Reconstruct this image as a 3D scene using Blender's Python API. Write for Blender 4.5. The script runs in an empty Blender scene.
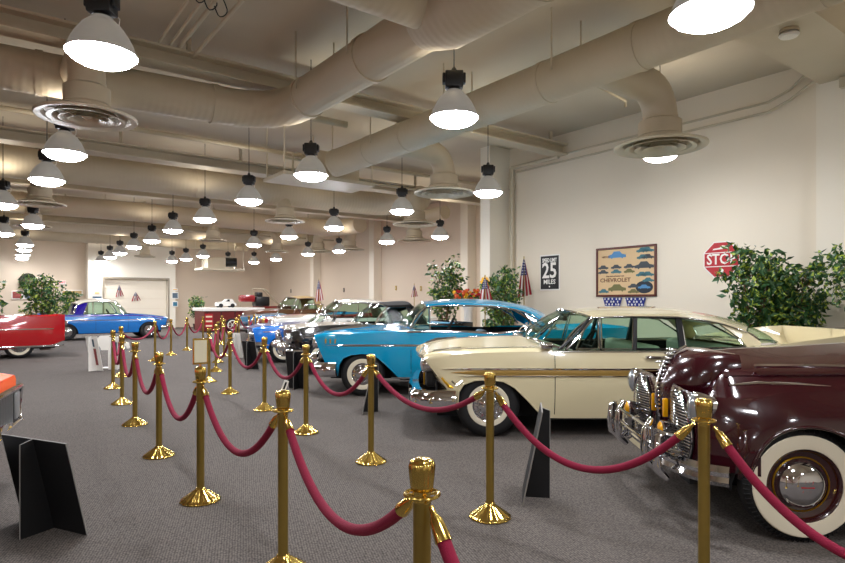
import bpy, bmesh, math, random
from mathutils import Vector, Matrix
PI = math.pi
random.seed(7)
SC = bpy.context.scene
COL = SC.collection
# ---------------------------------------------------------------- camera, world, exposure
F = 590.0; HZ = 301.5; CX = 422.5; CH = 1.486
cam = bpy.data.objects.new('camera', bpy.data.cameras.new('camera'))
COL.objects.link(cam)
cam.location = (0, 0, CH); cam.rotation_euler = (PI/2, 0, 0)
cam.data.sensor_width = 36; cam.data.lens = F/845*36
cam.data.shift_y = 20/845
cam.data.clip_start = .05; cam.data.clip_end = 200
SC.camera = cam
w = bpy.data.worlds.new('world'); SC.world = w; w.use_nodes = True
w.node_tree.nodes['Background'].inputs[0].default_value = (.01, .01, .012, 1)
w.node_tree.nodes['Background'].inputs[1].default_value = .2
SC.view_settings.view_transform = 'Standard'; SC.view_settings.look = 'None'
SC.view_settings.gamma = 1; SC.view_settings.exposure = 0.10
SC.cycles.max_bounces = 7; SC.cycles.diffuse_bounces = 5; SC.cycles.glossy_bounces = 4
SC.cycles.transparent_max_bounces = 12
SC.cycles.sample_clamp_indirect = 6
UPW = 27.0        # power of the spot added above each pendant lamp to brighten the ceiling
LAMP = 95.0       # lens emission of the pendant lamps

# ---------------------------------------------------------------- helpers
def lin(h):
    h = h.lstrip('#'); o = []
    for i in (0, 2, 4):
        c = int(h[i:i+2], 16)/255
        o.append(c/12.92 if c <= .04045 else ((c+.055)/1.055)**2.4)
    return (*o, 1)
MATS = {}
def mat(name, col, rough=.5, metal=0, coat=0, noise=0, nscale=8, bump=0, bscale=40, emit=0, spec=.5):
    if name in MATS: return MATS[name]
    m = bpy.data.materials.new(name); m.use_nodes = True
    n = m.node_tree.nodes; l = m.node_tree.links; b = n['Principled BSDF']
    c = lin(col) if isinstance(col, str) else col
    b.inputs['Base Color'].default_value = c
    b.inputs['Roughness'].default_value = rough; b.inputs['Metallic'].default_value = metal
    b.inputs['Coat Weight'].default_value = coat; b.inputs['Coat Roughness'].default_value = .03
    b.inputs['Specular IOR Level'].default_value = spec
    if emit:
        b.inputs['Emission Color'].default_value = c; b.inputs['Emission Strength'].default_value = emit
    tc = n.new('ShaderNodeTexCoord')
    t = n.new('ShaderNodeTexNoise'); t.inputs['Scale'].default_value = nscale; t.inputs['Detail'].default_value = 4
    l.new(tc.outputs['Object'], t.inputs['Vector'])
    mx = n.new('ShaderNodeMix'); mx.data_type = 'RGBA'
    d = max(noise, .02)
    mx.inputs[6].default_value = tuple(x*(1-d) for x in c[:3])+(1,)
    mx.inputs[7].default_value = tuple(min(1, x*(1+d)) for x in c[:3])+(1,)
    l.new(t.outputs['Fac'], mx.inputs[0]); l.new(mx.outputs[2], b.inputs['Base Color'])
    if bump:
        t2 = n.new('ShaderNodeTexNoise'); t2.inputs['Scale'].default_value = bscale
        l.new(tc.outputs['Object'], t2.inputs['Vector'])
        bp = n.new('ShaderNodeBump'); bp.inputs['Strength'].default_value = bump; bp.inputs['Distance'].default_value = .02
        l.new(t2.outputs['Fac'], bp.inputs['Height']); l.new(bp.outputs[0], b.inputs['Normal'])
    MATS[name] = m
    return m
def glassmat(name, tint, gl=.12):
    if name in MATS: return MATS[name]
    m = bpy.data.materials.new(name); m.use_nodes = True
    n = m.node_tree.nodes; l = m.node_tree.links; n.remove(n['Principled BSDF'])
    out = n['Material Output']
    tr = n.new('ShaderNodeBsdfTransparent'); tr.inputs[0].default_value = lin(tint)
    g = n.new('ShaderNodeBsdfGlossy'); g.inputs['Roughness'].default_value = .02
    lw = n.new('ShaderNodeLayerWeight'); lw.inputs[0].default_value = .5; pw = n.new('ShaderNodeMath'); pw.operation = 'POWER'; pw.inputs[1].default_value = 4
    l.new(lw.outputs['Facing'], pw.inputs[0])
    fr = n.new('ShaderNodeMath'); fr.operation = 'MULTIPLY_ADD'; fr.inputs[1].default_value = .6; fr.inputs[2].default_value = .003
    l.new(pw.outputs[0], fr.inputs[0])
    mx = n.new('ShaderNodeMixShader')
    l.new(fr.outputs[0], mx.inputs[0]); l.new(tr.outputs[0], mx.inputs[1]); l.new(g.outputs[0], mx.inputs[2])
    l.new(mx.outputs[0], out.inputs[0]); MATS[name] = m
    return m
def ductmat(name, col, axis, freq):
    m = mat(name, col, .55, 0, 0, .06, 1.5)
    n = m.node_tree.nodes; l = m.node_tree.links; b = n['Principled BSDF']
    wv = n.new('ShaderNodeTexWave'); wv.bands_direction = axis; wv.inputs['Scale'].default_value = freq
    tc = n.new('ShaderNodeTexCoord'); l.new(tc.outputs['Object'], wv.inputs['Vector'])
    bp = n.new('ShaderNodeBump'); bp.inputs['Strength'].default_value = .25; bp.inputs['Distance'].default_value = .01
    l.new(wv.outputs['Fac'], bp.inputs['Height']); l.new(bp.outputs[0], b.inputs['Normal'])
    return m

def newbm(): return bmesh.new()
def obj(name, bm, m, parent=None, smooth=False, loc=None, rot=None):
    me = bpy.data.meshes.new(name); bm.normal_update(); bm.to_mesh(me); bm.free()
    for mm in (m if isinstance(m, (list, tuple)) else [m]): me.materials.append(mm)
    if smooth:
        for p in me.polygons: p.use_smooth = True
        if smooth == 'a': me.set_sharp_from_angle(angle=math.radians(38))
    o = bpy.data.objects.new(name, me); COL.objects.link(o)
    if parent is not None: o.parent = parent
    if loc is not None: o.location = loc
    if rot is not None: o.rotation_euler = rot
    return o
def tag(o, label, cat, group=None):
    o['label'] = label; o['category'] = cat
    if group: o['group'] = group
    return o
def empty(name, label, cat, loc=(0, 0, 0), rz=0, group=None):
    o = bpy.data.objects.new(name, None); COL.objects.link(o); o.empty_display_size = .2
    o.location = loc; o.rotation_euler = (0, 0, rz)
    return tag(o, label, cat, group)
def struct(name, bm, m, **k):
    o = obj(name, bm, m, **k); o['kind'] = 'structure'; return o
def dup(root, loc=None, rz=None, label=None, group=None):
    r = root.copy(); COL.objects.link(r)
    if loc is not None: r.location = loc
    if rz is not None: r.rotation_euler = (0, 0, rz)
    if label: r['label'] = label
    if group: r['group'] = group
    for ch in list(root.children):
        c = ch.copy(); COL.objects.link(c); c.parent = r
        for g in list(ch.children):
            d = g.copy(); COL.objects.link(d); d.parent = c
    return r
def quad(bm, pts, mi=0):
    f = bm.faces.new([bm.verts.new(p) for p in pts]); f.material_index = mi; return f
def box(bm, x0, x1, y0, y1, z0, z1, M=None, mi=0):
    vs = [bm.verts.new((x, y, z)) for z in (z0, z1) for x, y in ((x0, y0), (x1, y0), (x1, y1), (x0, y1))]
    if M is not None:
        for v in vs: v.co = M @ v.co
    for q in ((3, 2, 1, 0), (4, 5, 6, 7), (0, 1, 5, 4), (1, 2, 6, 5), (2, 3, 7, 6), (3, 0, 4, 7)):
        bm.faces.new([vs[i] for i in q]).material_index = mi
def bbox(bm, x0, x1, y0, y1, z0, z1, bev=.01, seg=2, M=None):
    b2 = bmesh.new(); box(b2, x0, x1, y0, y1, z0, z1)
    bmesh.ops.bevel(b2, geom=b2.edges[:], offset=bev, segments=seg, affect='EDGES', profile=.5)
    if M is not None: b2.transform(M)
    me = bpy.data.meshes.new('tmp'); b2.to_mesh(me); b2.free(); bm.from_mesh(me); bpy.data.meshes.remove(me)
def lathe(bm, prof, n=24, M=None, mi=0, close=False, flute=None):
    """profile of (r, z) revolved about z"""
    rings = []
    for r, z in prof:
        if r < 1e-5: rings.append([bm.verts.new((0, 0, z))])
        else:
            ring = []
            for i in range(n):
                a = 2*PI*i/n; rr = r*(1+(flute(a, r, z) if flute else 0))
                ring.append(bm.verts.new((rr*math.cos(a), rr*math.sin(a), z)))
            rings.append(ring)
    if M is not None:
        for g in rings:
            for v in g: v.co = M @ v.co
    for a, b in zip(rings[:-1], rings[1:]):
        for i in range(n):
            j = (i+1) % n
            if len(a) == 1 and len(b) == 1: continue
            if len(a) == 1: f = bm.faces.new((a[0], b[i], b[j]))
            elif len(b) == 1: f = bm.faces.new((a[i], b[0], a[j]))
            else: f = bm.faces.new((a[i], b[i], b[j], a[j]))
            f.material_index = mi
def tube(bm, pts, r, n=8, caps=True, mi=0, sy=1.0):
    pts = [Vector(p) for p in pts]; rings = []
    prev = None
    for i, p in enumerate(pts):
        t = (pts[min(i+1, len(pts)-1)]-pts[max(i-1, 0)]).normalized()
        if prev is None:
            u = Vector((0, 0, 1)) if abs(t.z) < .9 else Vector((1, 0, 0))
        else: u = prev
        s = t.cross(u).normalized(); u = s.cross(t).normalized(); prev = u
        rr = r[i] if isinstance(r, (list, tuple)) else r
        rings.append([bm.verts.new(p+s*math.cos(2*PI*k/n)*rr+u*math.sin(2*PI*k/n)*rr*sy) for k in range(n)])
    for a, b in zip(rings[:-1], rings[1:]):
        for k in range(n):
            bm.faces.new((a[k], a[(k+1) % n], b[(k+1) % n], b[k])).material_index = mi
    if caps:
        bm.faces.new(rings[0][::-1]).material_index = mi; bm.faces.new(rings[-1]).material_index = mi
def rod(bm, p, q, r, n=8, mi=0): tube(bm, [p, q], r, n, True, mi)
def prism(bm, pts2, z0, z1, M=None, mi=0):
    """polygon in xy extruded in z"""
    a = [bm.verts.new((x, y, z0)) for x, y in pts2]; b = [bm.verts.new((x, y, z1)) for x, y in pts2]
    if M is not None:
        for v in a+b: v.co = M @ v.co
    bm.faces.new(a[::-1]).material_index = mi; bm.faces.new(b).material_index = mi
    for i in range(len(a)):
        j = (i+1) % len(a)
        bm.faces.new((a[i], a[j], b[j], b[i])).material_index = mi
def text(s, size, m, parent, loc, rot, ext=.003, name='lettering', sx=1.0):
    c = bpy.data.curves.new('t', 'FONT'); c.body = s; c.size = size; c.extrude = ext
    c.align_x = 'CENTER'; c.align_y = 'CENTER'; c.resolution_u = 2
    c.offset = size*.018
    t = bpy.data.objects.new('t', c); COL.objects.link(t)
    bpy.context.view_layer.update()
    me = bpy.data.meshes.new_from_object(t); bpy.data.objects.remove(t); bpy.data.curves.remove(c)
    me.materials.clear(); me.materials.append(m); me.name = name
    o = bpy.data.objects.new(name, me); COL.objects.link(o); o.parent = parent
    o.location = loc; o.rotation_euler = rot; o.scale = (sx, 1, 1)
    return o
# room frame: axis a runs down the hall (away, to the left), b across it (towards the sign wall)
TH = math.atan2(.6, .8)
def R(b, a, z=0): return Vector((.8*b-.6*a, .6*b+.8*a, z))
def at(px, py, Y):
    """world point that the photo shows at pixel px,py, at distance Y"""
    return Vector(((px-CX)*Y/F, Y, CH+(HZ-py)*Y/F))
def floor_at(px, H):
    """point on floor for something whose 1 m height spans H pixels"""
    Y = F/H; return Vector(((px-CX)/H, Y, 0))
def robj(name, bm, m, **k): return obj(name, bm, m, rot=(0, 0, TH), **k)
def rstruct(name, bm, m, **k): return struct(name, bm, m, rot=(0, 0, TH), **k)

# ---------------------------------------------------------------- materials
M_wall = mat('wall_paint', '#e6dbc8', .75, 0, 0, .03, .7, .04, 60)
M_wallp = mat('wall_paint_pinkish', '#d8c6b0', .75, 0, 0, .03, .7, .04, 60)
M_wallw = mat('wall_paint_light', '#ebe3d3', .75, 0, 0, .03, .7, .04, 60)
M_ceil = mat('sprayed_ceiling', '#c3b8a4', .8, 0, 0, .16, .55, .5, 1.3)
M_steel = mat('painted_steel', '#c6bba4', .45, 0, 0, .05, 2)
M_pipe = mat('painted_pipe', '#b5a88f', .4, 0, 0, .05, 2)
M_ductX = ductmat('duct_across', '#bfb198', 'X', 3.2)
M_ductY = ductmat('duct_along', '#bfb198', 'Y', 3.2)
M_duct = mat('duct_smooth', '#bfb198', .5, 0, 0, .06, 2)
M_dark = mat('black_metal', '#101013', .4)
M_black = mat('black_board', '#0b0b0e', .6)
M_edge = mat('board_edge', '#8b8883', .6)
M_chrome = mat('chrome', '#dcdde2', .06, 1, 0, .02)
M_brass = mat('polished_brass', '#e6c56a', .17, 1, 0, .05, 20)
M_brassp = mat('satin_brass', '#a98f4a', .3, .85, 0, .08, 20)
M_rope = mat('burgundy_velvet', '#860130', .85, 0, 0, .12, 60, .3, 300)
M_tyre = mat('tyre_rubber', '#131315', .65, 0, 0, .1, 30)
M_ww = mat('whitewall', '#e6dcc4', .5)
M_under = mat('underbody', '#08080a', .8)
M_glass = glassmat('car_glass', '#d5e6da')
M_gold = mat('gold_trim', '#d9a62a', .3, .8)
M_leaf = mat('leaf_green', '#2c5429', .45, 0, 0, .5, 7)
M_leafy = mat('leaf_yellowgreen', '#93a535', .45, 0, 0, .35, 7)
M_bark = mat('bark', '#6d5138', .8, 0, 0, .2, 30)
M_pot = mat('pot', '#3c2a20', .6)
M_white = mat('white_paint', '#f0ede6', .4)
M_red = mat('sign_red', '#b3131d', .4)
M_lens = mat('lamp_lens', '#ffffff', .3)
b_ = M_lens.node_tree.nodes['Principled BSDF']
b_.inputs['Emission Color'].default_value = (.93, .95, 1, 1); b_.inputs['Emission Strength'].default_value = LAMP
M_shade = mat('lamp_shade', '#96918a', .3, 0, 0, .02)
b_ = M_shade.node_tree.nodes['Principled BSDF']   # ribbed translucent acrylic, lit from inside by its bulb
b_.inputs['Emission Color'].default_value = (.95, .92, .85, 1); b_.inputs['Emission Strength'].default_value = .10

# carpet: fine woven ribs
M_carpet = mat('carpet', '#69625d', .9, 0, 0, .12, 1.2, 0, 40, 0, .2)
n = M_carpet.node_tree.nodes; l = M_carpet.node_tree.links; b_ = n['Principled BSDF']
tc = n.new('ShaderNodeTexCoord'); mp = n.new('ShaderNodeMapping'); mp.inputs['Rotation'].default_value = (0, 0, .35)
l.new(tc.outputs['Object'], mp.inputs['Vector'])
ck = n.new('ShaderNodeTexVoronoi'); ck.inputs['Scale'].default_value = 62; ck.inputs['Randomness'].default_value = .35
l.new(mp.outputs[0], ck.inputs['Vector'])
rmp = n.new('ShaderNodeMapRange'); rmp.inputs[1].default_value = .1; rmp.inputs[2].default_value = .7
rmp.inputs[3].default_value = 1.5; rmp.inputs[4].default_value = .35
l.new(ck.outputs['Distance'], rmp.inputs[0])
old = b_.inputs['Base Color'].links[0].from_socket
mm = n.new('ShaderNodeMix'); mm.data_type = 'RGBA'; mm.blend_type = 'MULTIPLY'; mm.inputs[0].default_value = 1
l.new(old, mm.inputs[6]); l.new(rmp.outputs[0], mm.inputs[7]); l.new(mm.outputs[2], b_.inputs['Base Color'])

# ---------------------------------------------------------------- room shell (b, a, z)
CZ = 5.43
bm = newbm(); box(bm, -12, 15, -7, 36, -.2, 0); rstruct('floor', bm, M_carpet)
bm = newbm(); box(bm, -12, 15, -7, 36, CZ, CZ+.2); rstruct('ceiling', bm, M_ceil)
bm = newbm(); box(bm, 11, 11.3, 3.8, 10.9, 0, CZ); rstruct('wall_right', bm, M_wall)
bm = newbm(); box(bm, 10.78, 11.3, -7, 3.8, 0, CZ); rstruct('wall_right_near', bm, M_wallw)
bm = newbm(); box(bm, 10.3, 14.9, 10.9, 11.25, 0, CZ); rstruct('wall_right_return', bm, M_wallw)
bm = newbm(); box(bm, 14.6, 14.9, 11.25, 35.5, 0, CZ)
rstruct('wall_right_far', bm, M_wallp)
for k, a in enumerate((16.4, 22.8, 28.8)):
    bm = newbm(); box(bm, 14.2, 14.6, a-.2, a+.2, 0, CZ); rstruct('trim_%d' % (k+1), bm, M_wall)
bm = newbm(); box(bm, -12, 14.9, 35.5, 35.8, 0, CZ); rstruct('wall_back', bm, M_wallp)
# projecting pale bay with the overhead door opening
bm = newbm()
box(bm, 4.45, 5.2, 34.7, 35.5, 0, CZ); box(bm, 8.35, 8.75, 34.7, 35.5, 0, CZ); box(bm, 5.2, 8.35, 34.7, 35.5, 2.72, CZ)
rstruct('wall_back_bay', bm, M_wallw)
d = newbm()
for k in range(5): box(d, 5.22, 8.33, 34.95, 35.0, .02+k*.54, .02+k*.54+.53)
rstruct('door_1', d, M_wall)
d = newbm(); box(d, 5.12, 8.43, 34.66, 34.7, 2.68, 2.78); box(d, 5.12, 5.2, 34.66, 34.7, 0, 2.68); box(d, 8.35, 8.43, 34.66, 34.7, 0, 2.68)
rstruct('trim_4', d, mat('door_trim', '#8f8471', .5))
bm = newbm(); box(bm, -12.3, -12, -7, 35.8, 0, CZ); rstruct('wall_left', bm, M_wallp)
bm = newbm(); box(bm, -12, 11.3, -7.3, -7, 0, CZ); rstruct('wall_front', bm, M_wall)
bm = newbm(); box(bm, 10.97, 11, 3.9, 10.9, 0, .12); rstruct('baseboard_right', bm, mat('baseboard', '#4a443d', .5))
bm = newbm(); box(bm, -12, 5.1, 35.47, 35.5, 0, .12); rstruct('baseboard_back', bm, MATS['baseboard'])

# ---------------------------------------------------------------- ceiling beams
def ibeam(bm, x0, x1, y, z, wd=.36, h=.42):
    box(bm, x0, x1, y-wd/2, y+wd/2, z, z+.035); box(bm, x0, x1, y-.015, y+.015, z+.035, z+h)
    box(bm, x0, x1, y-wd/2, y+wd/2, z+h, z+h+.035)
BE = [('cream steel ceiling beam above the stop sign end of the hall', 3.3, 4.97, 10.78, .9),
      ('cream steel ceiling beam meeting the sign wall beside the corner column', 9.17, 4.92, 11.0, .36),
      ('cream steel ceiling beam passing behind the nearest left round vent', 14.5, 4.70, 14.6, .42),
      ('third cream steel beam down the hall, beyond the long left duct', 19.8, 4.72, 14.6, .36),
      ('fourth cream steel beam down the hall', 25.2, 4.72, 14.6, .36),
      ('last cream steel beam before the back wall', 30.6, 4.72, 14.6, .36)]
for lab, a, z, b1, wd in BE:
    bm = newbm()
    if wd > .8: box(bm, -12, b1, a-wd/2, a+wd/2, z, CZ)
    else:
        ibeam(bm, -12, b1, a, z, wd, .22)
        for k in range(10):
            x = -11+k*2.7
            if x < b1: box(bm, x-.03, x+.03, a-.03, a+.03, z+.25, CZ)
    tag(robj('ceiling_beam', bm, M_steel), lab, 'beam')
# long purlins (along the hall) carrying the deck
# downpipe on the wall beside the column
bm = newbm(); rod(bm, (10.9, 10.72, 0), (10.9, 10.72, 4.9), .055, 12); rod(bm, (10.9, 10.72, 4.35), (10.9, 10.72, 4.45), .08, 12)
rod(bm, (10.9, 10.72, 4.9), (10.9, 9.2, 4.9), .05, 12)
tag(robj('drain_pipe', bm, M_steel, smooth='a'), 'cream vertical pipe running down the wall beside the column', 'pipe')
# conduits along the top of the sign wall
for k, z in enumerate((4.95, 4.78)):
    bm = newbm()
    tube(bm, [(10.96, 10.6, z), (10.96, 4.6, z), (10.96, 4.25, z+.12), (10.74, 3.85, z+.3-.06*k), (10.74, 3.4, z+.3-.06*k), (10.74, -3, z+.3-.06*k)], .022, 8)
    tag(robj('wall_conduit', bm, M_steel, smooth='a'), ('upper' if k == 0 else 'lower')+' thin cream conduit running along the top of the sign wall', 'conduit')
bm = newbm(); bbox(bm, 10.66, 10.775, 3.3, 3.45, 4.8, 4.96); tag(robj('junction_box', bm, M_steel), 'small junction box on conduits at the wall corner', 'junction box')
# smoke detector under the near beam
t = empty('smoke_detector', 'round white detector under the ceiling beam at upper right', 'smoke detector', at(789, 62, 7.55)); t.location.z = 4.97
bm = newbm(); lathe(bm, [(0, 0), (.1, 0), (.115, -.03), (.115, -.05)], 20); obj('base', bm, M_steel, t, smooth='a')
bm = newbm(); lathe(bm, [(.1, -.05), (.12, -.075), (.1, -.1), (0, -.105)], 20); obj('cover', bm, M_white, t, smooth='a')

# ---------------------------------------------------------------- ducts (room frame)
def arc(c, r, a0, a1, n, plane):
    out = []
    for i in range(n+1):
        a = a0+(a1-a0)*i/n; u, v = r*math.cos(a), r*math.sin(a)
        out.append({'xy': (c[0]+u, c[1]+v, c[2]), 'xz': (c[0]+u, c[1], c[2]+v), 'yz': (c[0], c[1]+u, c[2]+v)}[plane])
    return out
DZ = 4.6
def duct(name, label, pts, r, m, bands=None, hang=None):
    t = empty(name, label, 'duct', (0, 0, 0), TH)
    bm = newbm(); tube(bm, pts, r, 28); obj('duct_tube', bm, m, t, smooth='a')
    if bands:
        for p, q, rr in bands:
            bm = newbm(); rod(bm, p, q, rr, 28); obj('joint_band', bm, M_duct, t, smooth='a')
    if hang:
        for (x, y, z) in hang:
            bm = newbm(); rod(bm, (x, y, z), (x, y, CZ), .012, 6); obj('hanger_rod', bm, M_steel, t)
    return t
# big duct toward the camera (b=6.45)
duct('air_duct', 'large round duct running along the right side, feeding the right vents', [(6.45, a, DZ) for a in (-4, 0, 4, 8, 10.5)]+[(6.4, 11.0, DZ-.02), (6.2, 11.5, DZ-.1)], .29, M_ductY,
     [((6.45, a, DZ), (6.45, a+.09, DZ), .3) for a in (2.2, 4.1, 5.6, 7.4, 9.0, 10.3)], [(6.45+s*.31, a, DZ) for a in (2.6, 5.3, 7.6, 9.9) for s in (-1, 1)])
# centre duct: comes along b=4, bends left to run across
cp = [(4.0, a, DZ) for a in (5.0, 6, 7, 8.3)]+arc((3.1, 8.5, DZ), .9, 0, PI/2, 8, 'xy')+[(b, 9.4+(3.1-b)*.07, DZ) for b in (2, 1, 0, -2, -6, -11.5)]
duct('air_duct', 'large round duct crossing the upper left and bending at its right end', cp, .29, M_ductX,
     [((4.0, a, DZ), (4.0, a+.09, DZ), .31) for a in (6.4, 8.2)]+[((b, 9.4+(3.1-b)*.07, DZ), (b+.09, 9.4+(3-b)*.07, DZ), .305) for b in (2.9, .6, -1.6)],
     [(4.0+s*.31, a, DZ) for a in (6.5, 8.0) for s in (-1, 1)]+[(b, 9.4+(3.1-b)*.07, DZ) for b in (1.5, -.6, -3)])
duct('air_duct', 'widest duct trunk at top centre with a branch joining from the left', [(4.0, -4, DZ-.04), (4.0, 0, DZ-.04), (4.0, 4.2, DZ-.04), (4.0, 4.9, DZ-.03), (4.0, 5.25, DZ)], [.37, .37, .37, .37, .3], M_ductY,
     [((4.0, a, DZ-.04), (4.0, a+.09, DZ-.04), .38) for a in (2.4, 3.6)])
duct('air_duct', 'round branch duct entering the wide trunk from top left', [(b, 5.0, DZ+.05) for b in (-11.5, -6, 0, 2, 3.85)], .27, M_ductX)
def cross_duct(a, b1, label, r=.32, turn=True):
    pts = [(b, a, DZ) for b in (-11.8, -6, 0, 5, b1-1)]
    if turn: pts += arc((b1-1, a-1.0, DZ), 1.0, PI/2, 0, 8, 'xy')+[(b1, a-1.8, DZ)]
    duct('air_duct', label, pts, r, M_ductX, [((b, a, DZ), (b+.1, a, DZ), r+.015) for b in (-3, 1, 4.5)], [(b, a, DZ) for b in (-4.6, -.4, 3.4, 7)])
cross_duct(16.0, 10.6, 'broad smooth duct crossing the hall behind the second beam', .36)
cross_duct(22.4, 12.3, 'second cross duct down the hall, beyond the broad one', .33)
cross_duct(27.6, 12.8, 'third cross duct down the hall, near the back', .33)
cross_duct(32.4, 13, 'last cross duct nearest the back wall', .3, False)
# ---------------------------------------------------------------- round ceiling diffusers with their drops
def diffuser(cb, ca, z, rad, src, label, scale=1.0):
    t = empty('ceiling_diffuser', label, 'air vent', R(cb, ca, z), TH, 'round air vents under the ducts')
    s = rad/.63
    bm = newbm(); lathe(bm, [(rad*.93, .05), (rad, .03), (rad, .015), (rad*.98, 0), (rad*.86, .012), (rad*.8, .05), (rad*.8, .07), (rad*.93, .05)], 40); obj('outer_ring', bm, M_steel, t, smooth='a')
    for k, q in enumerate((.66, .45, .26)):
        bm = newbm(); lathe(bm, [(rad*(q+.1), -.012-.006*k), (rad*q, .0), (rad*(q-.08), .06), (rad*(q-.08), .066), (rad*q, .01), (rad*(q+.1), -.012-.006*k)], 36); obj('cone_ring', bm, M_steel, t, smooth='a')
    bm = newbm(); lathe(bm, [(rad*.82, .055), (rad*.6, .085), (.33*s, .11), (.33*s, .15), (.29*s, .18), (.29*s, .38), (.24*s, .41), (.24*s, .45)], 32); obj('collar', bm, M_duct, t, smooth='a')
    bm = newbm(); lathe(bm, [(rad*.1, .02), (rad*.02, -.01), (0, -.012)], 16); obj('centre_disc', bm, M_steel, t, smooth='a')
    # elbow drop
    sb, sa = src[0]-cb, src[1]-ca; L = math.hypot(sb, sa); u = (sb/max(L, .01), sa/max(L, .01)); h = DZ-z
    if L > .5:
        rr = min(.5, L*.6, h-.45)
        pts = [(0, 0, .38), (0, 0, h-rr)]
        for i in range(1, 9):
            q = i/8*PI/2; e = rr*(1-math.cos(q)); pts.append((u[0]*e, u[1]*e, h-rr+rr*math.sin(q)))
        pts.append((sb, sa, h))
    else: pts = [(0, 0, .38), (sb*.3, sa*.3, h*.6), (sb, sa, h)]
    bm = newbm(); tube(bm, pts, .23*s, 22); obj('drop_elbow', bm, M_duct, t, smooth='a')
VENTS = [(87, 119, 106, 'nearest round vent at upper left under the crossing duct', None),
         (660, 148, 96, 'nearest round vent at upper right by the sign wall', (6.45, None)),
         (444, 194, 60, 'round vent hanging in front of the corner column', (6.45, None)),
         (415, 225, 45, 'round vent just beyond the one before the corner column', None),
         (414, 241, 34, 'farther round vent below two others near the column', None),
         (285, 222, 40, 'round vent with tall neck left of centre', None),
         (349, 250, 31, 'round vent with funnel neck right of two small ones', None),
         (318, 252, 28, 'small round vent partly behind a pendant lamp', None),
         (40, 205, 55, 'round vent at the left among the pendant lamps', None),
         (33, 227, 40, 'round vent behind a lamp at the far left', None),
         (213, 241, 26, 'small far round vent over the display platform', None),
         (145, 257, 20, 'tiny far round vent above the overhead door', None),
         (277, 252, 24, 'small round vent above the far right pilasters', None)]
for px, py, wd, lab, src in VENTS:
    Y = 2.264*F/(HZ-py); we = wd/math.sqrt(1+((px-CX)/F)**2)
    if py == 119: Y = 7.3; 
    P = at(px, py, Y); b = .8*P.x+.6*P.y; a = -.6*P.x+.8*P.y
    if px == 87: s2 = (b, 9.85)
    elif src: s2 = (6.45, a)
    elif px == 415: s2 = (b, a)
    else: s2 = (b, min((16.0, 22.4, 27.6), key=lambda q: abs(q-a)))
    if math.hypot(s2[0]-b, s2[1]-a) > 3: s2 = (b, a)
    diffuser(b, a, P.z, min(.68, max(.5, we*Y/F/2)), s2, lab)

# ---------------------------------------------------------------- sprinkler / utility pipes
def pipe(pts, r, label, m=M_pipe, cat='pipe'):
    bm = newbm(); tube(bm, pts, r, 10); return tag(robj('ceiling_pipe', bm, m, smooth='a'), label, cat)
pipe([(-12, 12.6, 4.85), (14, 12.6, 4.85)], .05, 'thin sprinkler pipe crossing between the first and second beams')
pipe([(-12, 17.8, 4.95), (14, 17.8, 4.95)], .05, 'thin sprinkler pipe crossing beyond the broad duct')
pipe([(-12, 26.0, 4.5), (14, 26.0, 4.5)], .045, 'low thin pipe crossing the far half of the hall')
pipe([(-12, 10.6, 5.1), (6, 10.6, 5.1)], .07, 'grey pipe crossing behind the upper left duct')
pipe([(5.3, 12.2, 4.35), (10.3, 12.2, 4.35)], .03, 'thin pipe leading to the corner column')
for k, (b, z, r) in enumerate(((2.05, 5.2, .02), (2.2, 5.2, .02), (2.33, 5.2, .03), (2.55, 5.15, .028))):
    pipe([(b, 7.0, z), (b, 9.2, z), (b, 9.35, z-.1)], r, ['first', 'second', 'third', 'fourth'][k]+' from the left of the bundled conduits near the top left', M_steel, 'conduit')
bm = newbm()
for k in range(3):
    c = (2.1+.16*k, 7.25+.1*k, 5.2)
    tube(bm, [(c[0]+.08*math.cos(q), c[1]+.02*math.sin(3*q), c[2]-.02+.11*math.sin(q)) for q in [i*2*PI/16 for i in range(17)]], .008, 5)
tag(robj('cable_coil', bm, M_dark), 'loops of dark cable tied over the conduit bundle at top', 'cable')
pipe([(7.6, 3.9, 5.25), (7.6, 2.6, 5.2), (6.9, 2.2, 5.15), (5.5, 2.2, 5.15)], .03, 'bent thin pipe above the ceiling lamp at upper right')
pipe([(6.9, 5.9, 5.05), (8.7, 5.9, 4.86), (8.7, 5.9, 4.76)], .02, 'short sprinkler branch near the right hand elbow duct')
# hung equipment tray where the right duct ends
t = empty('equipment_rack', 'hung metal platform with pipes at the end of the right duct', 'equipment rack', R(6.45, 12.3, 0), TH)
bm = newbm(); box(bm, -1.3, 1.0, -.5, .6, 4.2, 4.27); obj('tray', bm, M_steel, t)
for x in (-1.25, -.1, .95):
    for y in (-.45, .5):
        bm = newbm(); rod(bm, (x, y, 4.27), (x, y, CZ), .016, 6); obj('hanger_rod', bm, M_steel, t)
bm = newbm(); bbox(bm, -.4, .7, -.3, .45, 4.27, 4.9, .03); obj('air_box', bm, M_duct, t)
for k in range(3):
    bm = newbm(); tube(bm, [(-.5-.22*k, -.2, 4.27), (-.5-.22*k, -.2, 4.75), (-.5-.22*k, .1, 4.85)], .025, 8); obj('pipe_run', bm, M_pipe, t)
bm = newbm(); rod(bm, (-1.2, -.3, 4.6), (-.4, -.3, 4.6), .03, 8); obj('pipe_run', bm, M_pipe, t)
t = empty('air_handler', 'hung air unit with dark round intake near the back wall', 'air handler', R(8.9, 30.2, -.5), TH)
bm = newbm(); bbox(bm, -.2, 1.9, -.7, .7, 3.55, 3.65, .01); obj('shelf', bm, M_steel, t)
bm = newbm(); bbox(bm, .1, 1.0, -.5, .5, 3.65, 4.2, .03); obj('cabinet', bm, M_duct, t)
bm = newbm(); rod(bm, (1.0, -.2, 3.98), (1.6, -.35, 3.98), .24, 16); obj('intake', bm, M_dark, t, smooth='a')
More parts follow.
